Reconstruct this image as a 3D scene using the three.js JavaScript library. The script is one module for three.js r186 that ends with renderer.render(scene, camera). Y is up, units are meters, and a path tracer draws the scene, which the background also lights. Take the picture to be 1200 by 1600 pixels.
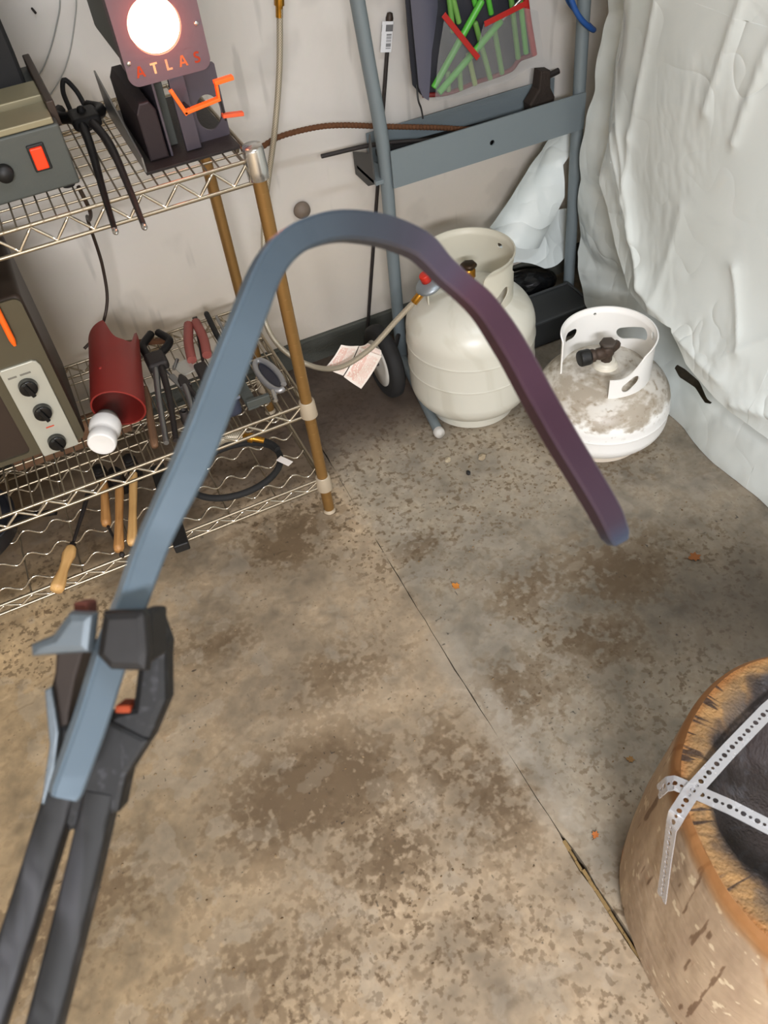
import * as THREE from 'three';
import { RoundedBoxGeometry } from 'three/addons/geometries/RoundedBoxGeometry.js';
import { mergeGeometries, toCreasedNormals, mergeVertices } from 'three/addons/utils/BufferGeometryUtils.js';
import { TextGeometry } from 'three/addons/geometries/TextGeometry.js';
import { FontLoader } from 'three/addons/loaders/FontLoader.js';
import { RectAreaLightUniformsLib } from 'three/addons/lights/RectAreaLightUniformsLib.js';

// ---------------------------------------------------------------- camera, light, exposure
const scene = new THREE.Scene();
const camera = new THREE.PerspectiveCamera(62.8, 1200 / 1600, 0.05, 30);
camera.position.set(0, 1.4245, 0);
camera.rotation.set(-0.84638, -0.22572, -0.39013, 'XYZ');
camera.focus = 1.75; camera.userData.fStop = 11;
const renderer = new THREE.WebGLRenderer({ antialias: true });
renderer.toneMapping = THREE.LinearToneMapping;
renderer.toneMappingExposure = 0.95;
renderer.shadowMap.enabled = true;
scene.background = new THREE.Color(0x000000);
RectAreaLightUniformsLib.init();
const MAIN = { pos: [-0.75, 2.2, 2.05], w: 1.2, d: 0.5, color: 0xf6f8ff, power: 150 };      // shop light above and behind the smith
const COOL_FILL = { pos: [0.55, 2.62, -0.2], w: 0.9, d: 0.14, color: 0xe3f0ff, power: 45 };   // added unseen tube over the corner for cool fill
const FORGE_GLOW = { color: 0xff6a48, power: 0.028 };

// ---------------------------------------------------------------- helpers
let seed = 7;
const rnd = () => { seed = (seed * 1664525 + 1013904223) >>> 0; return seed / 4294967296; };
const rr = (a, b) => a + (b - a) * rnd();
const V = (x, y, z) => new THREE.Vector3(x, y, z);
const clamp = (x, a = 0, b = 1) => Math.min(b, Math.max(a, x));
const mix = (a, b, t) => a + (b - a) * t;
const smooth = (a, b, x) => { const t = clamp((x - a) / (b - a)); return t * t * (3 - 2 * t); };
function hash(x, y) { let h = Math.imul(x, 374761393) + Math.imul(y, 668265263) | 0; h = Math.imul(h ^ (h >>> 13), 1274126177); return ((h ^ (h >>> 16)) >>> 0) / 4294967296; }
function vnoise(x, y) {
  const xi = Math.floor(x), yi = Math.floor(y); let u = x - xi, v = y - yi;
  u = u * u * (3 - 2 * u); v = v * v * (3 - 2 * v);
  const a = hash(xi, yi), b = hash(xi + 1, yi), c = hash(xi, yi + 1), d = hash(xi + 1, yi + 1);
  return a + (b - a) * u + (c - a + (a - b - c + d) * u) * v;
}
function fbm(x, y, o = 4) { let s = 0, a = 0.5, n = 0; for (let i = 0; i < o; i++) { s += a * vnoise(x, y); n += a; a *= 0.5; x = x * 2.03 + 17.1; y = y * 2.03 + 9.7; } return s / n; }

function tex(w, h, fn, srgb = true) {
  const d = new Uint8Array(w * h * 4);
  for (let j = 0, k = 0; j < h; j++) for (let i = 0; i < w; i++, k += 4) {
    const c = fn((i + 0.5) / w, (j + 0.5) / h);
    d[k] = clamp(c[0]) * 255; d[k + 1] = clamp(c[1]) * 255; d[k + 2] = clamp(c[2]) * 255; d[k + 3] = 255;
  }
  const t = new THREE.DataTexture(d, w, h); t.magFilter = THREE.LinearFilter; t.minFilter = THREE.LinearMipmapLinearFilter; t.generateMipmaps = true;
  t.wrapS = t.wrapT = THREE.RepeatWrapping; if (srgb) t.colorSpace = THREE.SRGBColorSpace; t.needsUpdate = true; return t;
}
const grey = (f) => [f, f, f];
const std = (o) => new THREE.MeshStandardMaterial(o);
const phys = (o) => new THREE.MeshPhysicalMaterial(o);

const used = {};
function numbered(name) { const n = used[name] = (used[name] ?? -1) + 1; return n ? `${name}_${String(n).padStart(3, '0')}` : name; }
function tag(o, label, category, group) { o.userData = { label, category }; if (group) o.userData.group = group; return o; }
function thing(name, label, category, group, pos = [0, 0, 0], rot) {
  const o = new THREE.Group(); o.name = numbered(name); o.position.set(...pos); if (rot) o.rotation.set(...rot); scene.add(o);
  return tag(o, label, category, group);
}
function part(name, geo, mat, parent, label) {
  const m = new THREE.Mesh(geo, mat); m.name = name; m.castShadow = m.receiveShadow = true; if (label) m.userData.label = label; parent.add(m); return m;
}
function solo(name, geo, mat, label, category, group) { const m = part(numbered(name), geo, mat, scene); return tag(m, label, category, group); }
function struct(name, geo, mat, parent = scene) { const m = part(name, geo, mat, parent); if (parent === scene) m.userData.kind = 'structure'; return m; }

function clean(g) { const o = g.index ? g.toNonIndexed() : g.clone(); for (const k of Object.keys(o.attributes)) if (!['position', 'normal', 'uv', 'color'].includes(k)) o.deleteAttribute(k); return o; }
function merge(list) { return mergeGeometries(list.map(clean)); }
function bx(x0, x1, y0, y1, z0, z1, r = 0.002, seg = 2) {
  const w = x1 - x0, h = y1 - y0, d = z1 - z0;
  const g = new RoundedBoxGeometry(w, h, d, seg, Math.min(r, w / 2.02, h / 2.02, d / 2.02)); g.translate((x0 + x1) / 2, (y0 + y1) / 2, (z0 + z1) / 2); return g;
}
// a round bar along a smooth or straight path with flat ends
function tube(pts, r, seg, radial = 8, straight = false) {
  const P = pts.map((p) => Array.isArray(p) ? V(...p) : p);
  let curve;
  if (straight) { curve = new THREE.CurvePath(); for (let i = 0; i + 1 < P.length; i++) curve.add(new THREE.LineCurve3(P[i], P[i + 1])); }
  else curve = P.length === 2 ? new THREE.LineCurve3(P[0], P[1]) : new THREE.CatmullRomCurve3(P, false, 'centripetal');
  seg ??= P.length === 2 ? 1 : P.length * 6;
  const fr = curve.computeFrenetFrames(seg), pos = [], uv = [], idx = [], L = curve.getLength();
  const rad = typeof r === 'function' ? r : () => r;
  for (let i = 0; i <= seg; i++) {
    const t = i / seg, c = curve.getPointAt(t);
    for (let j = 0; j <= radial; j++) {
      const a = j / radial * Math.PI * 2, n = fr.normals[i].clone().multiplyScalar(Math.cos(a)).addScaledVector(fr.binormals[i], Math.sin(a));
      c.clone().addScaledVector(n, rad(t)).toArray(pos, pos.length); uv.push(j / radial, t * L);
    }
  }
  const W = radial + 1;
  for (let i = 0; i < seg; i++) for (let j = 0; j < radial; j++) { const a = i * W + j, b = a + W; idx.push(a, a + 1, b, b, a + 1, b + 1); }
  for (const [row, dir] of [[0, 1], [seg, -1]]) {
    const c = pos.length / 3; curve.getPointAt(row / seg).toArray(pos, pos.length); uv.push(0, 0);
    const base = pos.length / 3;
    for (let j = 0; j <= radial; j++) { const k = (row * W + j) * 3; pos.push(pos[k], pos[k + 1], pos[k + 2]); uv.push(0, 0); }
    for (let j = 0; j < radial; j++) dir > 0 ? idx.push(c, base + j + 1, base + j) : idx.push(c, base + j, base + j + 1);
  }
  const g = new THREE.BufferGeometry(); g.setAttribute('position', new THREE.Float32BufferAttribute(pos, 3)); g.setAttribute('uv', new THREE.Float32BufferAttribute(uv, 2)); g.setIndex(idx); g.computeVertexNormals(); return g;
}
function lathe(pts, seg = 48) { return new THREE.LatheGeometry(pts.map((p) => new THREE.Vector2(p[0], p[1])), seg); }
// turn a shape built along +y so that it runs from a to b (base at a)
function along(g, a, b) { const d = V(...b).sub(V(...a)).normalize(); g.applyQuaternion(new THREE.Quaternion().setFromUnitVectors(V(0, 1, 0), d)); g.translate(...a); return g; }
function extrude(pts, depth, bevel = 0.001, holes = [], smoothCurve = false) {
  const s = new THREE.Shape();
  if (smoothCurve) { s.moveTo(...pts[0]); s.splineThru([...pts.slice(1), pts[0]].map((p) => new THREE.Vector2(...p))); } else s.setFromPoints(pts.map((p) => new THREE.Vector2(...p)));
  for (const h of holes) { const p = new THREE.Path(); p.absarc(h[0], h[1], h[2], 0, Math.PI * 2, true); s.holes.push(p); }
  return new THREE.ExtrudeGeometry(s, { depth: depth - 2 * bevel, bevelEnabled: bevel > 0, bevelSize: bevel, bevelThickness: bevel, bevelOffset: -bevel, bevelSegments: 2, curveSegments: 24 }).translate(0, 0, bevel);
}
// a plate cut by a signed distance (negative inside) and laid on any surface by map(u, v, w)
function plate(u0, u1, v0, v1, nu, nv, sdf, map, thick) {
  const du = (u1 - u0) / nu, dv = (v1 - v0) / nv, W = nu + 1, keep = new Uint8Array(nu * nv), cnt = new Uint8Array(W * (nv + 1));
  for (let j = 0; j < nv; j++) for (let i = 0; i < nu; i++) if (sdf(u0 + (i + 0.5) * du, v0 + (j + 0.5) * dv) < 0) { keep[j * nu + i] = 1; for (const k of [0, 1, W, W + 1]) cnt[j * W + i + k]++; }
  const id = new Int32Array(W * (nv + 1)).fill(-1), uvs = []; let n = 0;
  for (let j = 0; j <= nv; j++) for (let i = 0; i <= nu; i++) {
    const k = j * W + i; if (!cnt[k]) continue; id[k] = n++;
    let u = u0 + i * du, v = v0 + j * dv;
    if (cnt[k] < 4) for (let q = 0; q < 2; q++) {
      const s = sdf(u, v), e = du * 0.2, gu = (sdf(u + e, v) - sdf(u - e, v)) / (2 * e), gv = (sdf(u, v + e) - sdf(u, v - e)) / (2 * e), l = gu * gu + gv * gv + 1e-9;
      u -= clamp(s * gu / l, -0.75 * du, 0.75 * du); v -= clamp(s * gv / l, -0.75 * dv, 0.75 * dv);
    }
    uvs.push(u, v);
  }
  const face = (w, flip) => {
    const pos = [], idx = []; for (let k = 0; k < n; k++) map(uvs[2 * k], uvs[2 * k + 1], w).toArray(pos, pos.length);
    for (let j = 0; j < nv; j++) for (let i = 0; i < nu; i++) if (keep[j * nu + i]) { const a = id[j * W + i], b = id[j * W + i + 1], c = id[(j + 1) * W + i], d = id[(j + 1) * W + i + 1]; flip ? idx.push(a, c, b, b, c, d) : idx.push(a, b, c, b, d, c); }
    const g = new THREE.BufferGeometry(); g.setAttribute('position', new THREE.Float32BufferAttribute(pos, 3)); g.setAttribute('uv', new THREE.Float32BufferAttribute(uvs, 2)); g.setIndex(idx); g.computeVertexNormals(); return g;
  };
  if (!thick) return face(0, false);
  const A = face(thick / 2, false), B = face(-thick / 2, true), pa = A.attributes.position, pb = B.attributes.position, pos = [], uv = [];
  const side = (p, q) => { for (const [at, k] of [[pa, p], [pb, p], [pa, q], [pa, q], [pb, p], [pb, q]]) { pos.push(at.getX(k), at.getY(k), at.getZ(k)); uv.push(uvs[2 * k], uvs[2 * k + 1]); } };
  const K = (i, j) => i >= 0 && j >= 0 && i < nu && j < nv && keep[j * nu + i];
  for (let j = 0; j < nv; j++) for (let i = 0; i < nu; i++) if (K(i, j)) {
    const a = id[j * W + i], b = id[j * W + i + 1], c = id[(j + 1) * W + i], d = id[(j + 1) * W + i + 1];
    if (!K(i, j - 1)) side(a, b); if (!K(i, j + 1)) side(d, c); if (!K(i - 1, j)) side(c, a); if (!K(i + 1, j)) side(b, d);
  }
  const S = new THREE.BufferGeometry(); S.setAttribute('position', new THREE.Float32BufferAttribute(pos, 3)); S.setAttribute('uv', new THREE.Float32BufferAttribute(uv, 2)); S.computeVertexNormals();
  return merge([A, B, S]);
}
const sdRBox = (x, y, hx, hy, r) => { const a = Math.abs(x) - hx + r, b = Math.abs(y) - hy + r; return Math.hypot(Math.max(a, 0), Math.max(b, 0)) + Math.min(Math.max(a, b), 0) - r; };
const sdCap = (x, y, ax, ay, bx_, by_, r) => { const px = x - ax, py = y - ay, qx = bx_ - ax, qy = by_ - ay, h = clamp((px * qx + py * qy) / (qx * qx + qy * qy + 1e-12)); return Math.hypot(px - qx * h, py - qy * h) - r; };
function sdPoly(x, y, p) {
  let d = Infinity, s = 1;
  for (let i = 0, j = p.length - 1; i < p.length; j = i++) {
    const ex = p[j][0] - p[i][0], ey = p[j][1] - p[i][1], wx = x - p[i][0], wy = y - p[i][1], t = clamp((wx * ex + wy * ey) / (ex * ex + ey * ey));
    d = Math.min(d, Math.hypot(wx - ex * t, wy - ey * t));
    const c1 = y >= p[i][1], c2 = y < p[j][1], c3 = ex * wy > ey * wx; if ((c1 && c2 && c3) || (!c1 && !c2 && !c3)) s = -s;
  }
  return s * d;
}

// ---------------------------------------------------------------- materials
const wear = tex(256, 256, (u, v) => grey(fbm(u * 24, v * 24, 4)), false);
const fine = tex(256, 256, (u, v) => grey(0.5 * fbm(u * 60, v * 60, 3) + 0.5 * fbm(u * 9, v * 9, 3)), false);
const rep = (t, x, y = x) => { const c = t.clone(); c.repeat.set(x, y); c.needsUpdate = true; return c; };
const M = {
  wire: std({ color: 0xa0947f, metalness: 0.85, roughness: 0.33 }),
  wireBright: std({ color: 0xd8d0c0, metalness: 0.95, roughness: 0.18 }),
  brassPost: std({ color: 0x8f6c3c, metalness: 0.5, roughness: 0.42 }),
  chrome: std({ color: 0xc9c8c4, metalness: 0.9, roughness: 0.22 }),
  sleeve: std({ color: 0xb7a891, metalness: 0.2, roughness: 0.45 }),
  brass: std({ color: 0xb8842f, metalness: 0.85, roughness: 0.32 }),
  darkSteel: std({ color: 0x3b3634, metalness: 0.6, roughness: 0.5, bumpMap: rep(fine, 2), bumpScale: 0.0006 }),
  blackSteel: std({ color: 0x1b1918, metalness: 0.45, roughness: 0.5, bumpMap: rep(fine, 2), bumpScale: 0.0008 }),
  steel: std({ color: 0x8b8a88, metalness: 0.8, roughness: 0.38 }),
  rust: std({ color: 0x6b452a, metalness: 0.25, roughness: 0.8, bumpMap: rep(fine, 4), bumpScale: 0.001 }),
  rustRed: std({ color: 0xa8401c, metalness: 0.1, roughness: 0.8 }),
  black: std({ color: 0x141312, roughness: 0.55 }),
  rubber: std({ color: 0x191817, roughness: 0.8 }),
  blackGloss: std({ color: 0x0e0e0f, roughness: 0.22 }),
  greyPaint: std({ color: 0x4a4d48, metalness: 0.1, roughness: 0.55, bumpMap: rep(fine, 3), bumpScale: 0.0002 }),
  cream: std({ color: 0x8d856a, roughness: 0.45, metalness: 0.3 }),
  slate: std({ color: 0x788285, metalness: 0.15, roughness: 0.5, bumpMap: rep(fine, 2), bumpScale: 0.0003 }),
  orange: std({ color: 0xff6a16, roughness: 0.45 }),
  switchRed: std({ color: 0xff3d0c, roughness: 0.35 }),
  bronze: std({ color: 0x5e5847, metalness: 0.5, roughness: 0.4 }),
  bronzeDark: std({ color: 0x3a2e25, metalness: 0.3, roughness: 0.5 }),
  panelWhite: std({ color: 0xb3b1a3, metalness: 0.25, roughness: 0.4 }),
  print: std({ color: 0x6f6c62, roughness: 0.7 }),
  redPlastic: std({ color: 0x862822, roughness: 0.42 }),
  whitePlastic: std({ color: 0xe9e7e2, roughness: 0.28 }),
  wood: null, paper: std({ color: 0xe9dfd6, roughness: 0.8 }),
  blueHose: std({ color: 0x2a5596, roughness: 0.4 }),
  forgeSkin: std({ color: 0x6a5a60, metalness: 0.3, roughness: 0.55, bumpMap: rep(fine, 3), bumpScale: 0.0005 }),
};
function woodTex(a, b, sx, sy, s) { return tex(128, 512, (u, v) => { const n = fbm(u * sx + s, v * sy, 4), g = 0.5 + 0.5 * Math.sin((u * 14 + n * 5) * 2.2), t = clamp(0.65 * n + 0.35 * g); return [mix(a[0], b[0], t), mix(a[1], b[1], t), mix(a[2], b[2], t)]; }); }
M.wood = std({ map: woodTex([0.56, 0.38, 0.2], [0.76, 0.56, 0.33], 5, 3, 3), roughness: 0.55 });
M.woodPale = std({ map: woodTex([0.72, 0.54, 0.32], [0.86, 0.7, 0.46], 5, 3, 9), roughness: 0.5 });
M.woodDark = std({ map: woodTex([0.36, 0.25, 0.17], [0.5, 0.37, 0.26], 5, 3, 5), roughness: 0.7 });
const braidTex = tex(64, 256, (u, v) => { const a = Math.sin((u * 8 + v * 32) * 6.283), b = Math.sin((u * 8 - v * 32) * 6.283), t = 0.5 + 0.25 * (a + b); return [mix(0.52, 0.8, t), mix(0.48, 0.76, t), mix(0.4, 0.68, t)]; });
braidTex.repeat.set(1, 6);
M.braid = std({ map: braidTex, metalness: 0.35, roughness: 0.4 });
// poly sheeting: milky, glossy, lets some light through
M.poly = phys({ color: 0xeaf0ec, roughness: 0.55, transmission: 0.2, thickness: 0, side: THREE.DoubleSide, clearcoat: 1, clearcoatRoughness: 0.07, bumpMap: rep(tex(1024, 1024, (u, v) => { const m = smooth(0.46, 0.62, fbm(u * 3 + 2, v * 3, 2)), r1 = Math.pow(1 - Math.abs(2 * fbm(u * 5 + 3, v * 5, 3) - 1), 14), r2 = Math.pow(1 - Math.abs(2 * fbm(u * 11 + 8, v * 7, 3) - 1), 10); return grey(0.35 * fbm(u * 4, v * 4, 3) + 0.4 * r1 * (0.25 + 0.75 * m) + 0.25 * r2 * m); }, false), 1.1), bumpScale: 0.0065 });
M.vinyl = phys({ color: 0xe8e8e8, roughness: 0.22, transmission: 0.86, clearcoat: 1, clearcoatRoughness: 0.08, thickness: 0, ior: 1.35, side: THREE.DoubleSide });

// ---------------------------------------------------------------- setting: floor slabs, walls, ceiling
{
  // concrete colour is laid in world metres: u covers x -1.2..1.8, v covers z -2..1
  const blob = (x, z, cx, cz, rx, rz) => { const d = Math.hypot((x - cx) / rx, (z - cz) / rz); return clamp(1.25 - d); };
  const stains = [[0.03, -0.71, 0.2, 0.13, 0.9], [0.46, -1.13, 0.06, 0.05, 0.7], [0.46, -0.72, 0.12, 0.1, 0.5], [0.3, -0.58, 0.1, 0.14, 0.75], [0.1, -0.55, 0.12, 0.1, 0.6],
    [0.22, -1.3, 0.14, 0.1, 0.75], [0.8, -0.86, 0.16, 0.12, 0.7], [-0.03, -1.11, 0.12, 0.06, 0.5], [0.62, -0.9, 0.13, 0.1, 0.55], [0.26, -0.65, 0.1, 0.12, 0.6], [-0.42, -0.68, 0.25, 0.12, 0.6],
    [0.66, -0.74, 0.12, 0.1, 0.6], [0.16, -0.92, 0.16, 0.07, 0.45], [-0.15, -0.45, 0.25, 0.12, 0.5], [0.15, -0.38, 0.14, 0.05, 0.5]];
  const concrete = (x, z) => {
    const wx = x + 0.05 * (fbm(x * 6, z * 6, 3) - 0.5), wz = z + 0.05 * (fbm(x * 6 + 40, z * 6, 3) - 0.5);
    const big = fbm(x * 2.3 + 5, z * 2.3, 3), mid = fbm(x * 11, z * 11, 4), sm = fbm(x * 60, z * 60, 3), sp = vnoise(x * 170, z * 170);
    let t = 0.5 * mid + 0.3 * big + 0.2 * sm;
    const right = smooth(0.36, 0.42, x);
    let r = mix(0.595, 0.525, right), g = mix(0.525, 0.485, right), b = mix(0.43, 0.42, right);
    const warm = smooth(0.1, -0.5, x) * 0.045; r += warm; g += warm * 0.5; b -= warm * 0.4;
    const grain = fbm(x * 45 + 3, z * 45, 5), k = 1 + 0.5 * (mid - 0.5) + 0.5 * (big - 0.5) + 0.3 * (grain - 0.5); r *= k; g *= k; b *= k;
    let st = 0; for (const s of stains) st = Math.max(st, blob(wx, wz, s[0], s[1], s[2], s[3]) * s[4]);
    st = clamp(st * 1.3) * (0.55 + 0.8 * fbm(x * 85 + 1, z * 85 + 2, 4));
    const g2 = fbm(x * 110 + 7, z * 110, 4), ragged = smooth(0.46, 0.58, 0.34 * grain + 0.36 * g2 + 0.3 * mid + 0.17 * (st - 0.25));
    const fleck = smooth(0.6, 0.66, fbm(x * 120 + 9, z * 120, 4)) * 0.6 * smooth(0.42, 0.58, big);
    const dark = clamp(ragged * (0.22 + 0.75 * st) + 0.3 * st * mid + fleck);
    r = mix(r, 0.345, dark * 0.85); g = mix(g, 0.275, dark * 0.85); b = mix(b, 0.19, dark * 0.85);
    const pale = smooth(0.6, 0.66, fbm(x * 22 + 30, z * 22 + 3, 5)) * 0.35 + blob(wx, wz, 0.2, -0.56, 0.045, 0.1) * 0.7 * smooth(0.4, 0.5, mid) + 0.6 * smooth(0.055, 0.02, Math.abs(wx - 0.385)) * smooth(-0.95, -0.85, z) * smooth(-0.4, -0.5, z) * smooth(0.4, 0.5, mid + 0.1);
    r = mix(r, 0.62, clamp(pale) * 0.7); g = mix(g, 0.585, clamp(pale) * 0.7); b = mix(b, 0.53, clamp(pale) * 0.7);
    if (sp > 0.93) { const q = (sp - 0.93) * 9 * smooth(0.45, 0.6, mid); r *= 1 - q; g *= 1 - q; b *= 1 - q; }
    // ground-in soot by the wall, with the shade under the shelf painted in
    const sootShade = smooth(-1.36, -1.62, z + 0.12 * (mid - 0.5)) * (0.6 + 0.4 * smooth(0.1, 0.4, x)) * (0.6 + 0.4 * mid) * smooth(1.15, 0.75, x) ;
    r = mix(r, 0.2, sootShade * 0.92); g = mix(g, 0.15, sootShade * 0.92); b = mix(b, 0.12, sootShade * 0.92);
    const sootShade2 = blob(wx, wz, 0.95, -0.66, 0.22, 0.16) * 0.45; r = mix(r, 0.26, sootShade2); g = mix(g, 0.23, sootShade2); b = mix(b, 0.2, sootShade2);  // shadow cast by the stump, painted into the slab colour
    return [r, g, b];
  };
  const map = tex(2048, 2048, (u, v) => concrete(-1.2 + 3 * u, -2 + 3 * v));
  map.wrapS = map.wrapT = THREE.MirroredRepeatWrapping;
  const bump = tex(1024, 1024, (u, v) => grey(0.6 * fbm(u * 90, v * 90, 3) + 0.4 * smooth(0.7, 0.62, fbm(u * 50 + 3, v * 50, 3))), false);
  bump.wrapS = bump.wrapT = THREE.MirroredRepeatWrapping;
  const mat = std({ map, roughness: 0.72, bumpMap: bump, bumpScale: 0.0025 });
  const slab = (x0, x1, edge) => {
    // top face with a ragged edge along the joint, 12 cm thick
    const nz = 160, z0 = -2.1, z1 = 3.2, top = [], side = []; const e = (z) => edge === 0 ? x1 : x1;
    const pos = [], uv = [], idx = [];
    for (let i = 0; i <= nz; i++) {
      const z = mix(z0, z1, Math.pow(i / nz, 1.0)), rag = 0.0025 * (fbm(z * 60 + edge * 9, edge * 7.7, 3) - 0.5) * 2;
      const gap = z > -0.44 ? 0.004 + 0.003 * vnoise(z * 40, 3) : z > -0.9 ? 0.001 * vnoise(z * 25, 8) + 0.0002 : 0.0004, mid = 0.392 + 0.012 * Math.sin(z * 2.1);
      const je = edge === 0 ? mid - gap + rag : mid + gap + rag, xs = edge === 0 ? [x0, x0, je, je] : [je, je, x1, x1], ys = [-0.12, 0, 0, -0.12];
      for (let k = 0; k < 4; k++) { pos.push(xs[k], ys[k], z); uv.push((xs[k] + 1.2) / 3, (z + 2) / 3); }
      if (i < nz) for (let k = 0; k < 3; k++) { const a = i * 4 + k, b = a + 4; idx.push(a, b, a + 1, a + 1, b, b + 1); }
    }
    const g = new THREE.BufferGeometry(); g.setAttribute('position', new THREE.Float32BufferAttribute(pos, 3)); g.setAttribute('uv', new THREE.Float32BufferAttribute(uv, 2)); g.setIndex(idx);
    return toCreasedNormals(g, 0.5);
  };
  const floor = struct('floor', bx(-2.6, 1.6, -0.3, -0.11, -2.1, 3.2, 0.005), std({ color: 0x3a3128, roughness: 0.9 }));
  part('slab', slab(-2.6, 0.392, 0), mat, floor); part('slab', slab(0.392, 1.6, 1), mat, floor);
  // crumbling filler left standing in the near part of the joint
  const F = []; for (let i = 0; i < 26; i++) { const z = -0.43 + i * 0.018, m = 0.392 + 0.012 * Math.sin(z * 2.1); F.push(bx(m - 0.0045 + rr(-0.001, 0.001), m + 0.001 + rr(-0.001, 0.0015), -0.03, -0.0005 + rr(-0.002, 0.0025), z, z + 0.0185, 0.001)); }
  part('joint_filler', merge(F), std({ color: 0x94794c, roughness: 0.9, bumpMap: fine, bumpScale: 0.001 }), floor);

  const wallTex = tex(1024, 512, (u, v) => {
    const x = -2.6 + 4.2 * u, y = 2.8 * v, n = fbm(x * 3, y * 3, 4), d = smooth(0.62, 0.75, fbm(x * 9 + 4, y * 9, 4)) * 0.04, s = smooth(0.72, 0.8, fbm(x * 30, y * 4, 3)) * 0.08;
    const low = smooth(0.7, 0.1, y) * 0.05 * (0.5 + n); const k = 0.9 + 0.08 * (n - 0.5) - d - s;
    return [0.9 * k, (0.875 - low * 0.4) * k, (0.84 - low) * k];
  });
  const paint = std({ map: wallTex, roughness: 0.62, bumpMap: rep(fine, 6, 4), bumpScale: 0.0008 });
  const wb = bx(-2.6, 1.6, 0.075, 2.8, -2.1, -1.897, 0.002); { const p = wb.attributes.position, uv = wb.attributes.uv; for (let i = 0; i < p.count; i++) uv.setXY(i, (p.getX(i) + 2.6) / 4.2, p.getY(i) / 2.8); }
  struct('wall_back', wb, paint);
  struct('trim_1', bx(-2.6, 1.6, -0.01, 0.075, -2.1, -1.885, 0.004), std({ color: 0x55564e, roughness: 0.85, bumpMap: rep(fine, 8), bumpScale: 0.002 }));
  struct('wall_right', bx(1.42, 1.6, 0, 2.8, -1.9, 3.2, 0.002), std({ color: 0xc9c4b8, roughness: 0.7 }));
  struct('wall_left', bx(-2.75, -2.6, -0.1, 2.8, -2.1, 3.2, 0.002), std({ color: 0xb3ada2, roughness: 0.8 }));
  struct('wall_front', bx(-2.75, 1.6, -0.1, 2.8, 3.2, 3.35, 0.002), std({ color: 0xb3ada2, roughness: 0.8 }));
  struct('ceiling', bx(-2.75, 1.6, 2.8, 2.95, -2.1, 3.35, 0.002), std({ color: 0xd5d0c6, roughness: 0.9 }));
}

// ---------------------------------------------------------------- lamps
function shopLight(o, label) {
  const [x, y, z] = o.pos;
  const t = thing('shop_light', label, 'lamp', null, [x, y, z]);
  part('housing', bx(-o.w / 2 - 0.02, o.w / 2 + 0.02, 0.01, 0.07, -o.d / 2 - 0.02, o.d / 2 + 0.02, 0.008), std({ color: 0xd8d8d6, roughness: 0.5 }), t);
  part('diffuser', bx(-o.w / 2, o.w / 2, 0.0, 0.012, -o.d / 2, o.d / 2, 0.002), std({ color: 0xffffff, emissive: o.color, emissiveIntensity: 3 }), t);
  for (const s of [-1, 1]) part('hanger', tube([[s * o.w * 0.4, 0.06, 0], [s * o.w * 0.4, 2.8 - y, 0]], 0.003), M.steel, t);
  const l = new THREE.RectAreaLight(o.color, o.power, o.w, o.d); l.position.set(0, -0.004, 0); l.rotation.x = -Math.PI / 2; t.add(l); t.rotation.x = o.tilt ?? 0;
}
shopLight(MAIN, 'wide white shop light hung from the ceiling behind the camera');
shopLight(COOL_FILL, 'narrow cool white fill light added out of view above the propane tanks');

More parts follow.
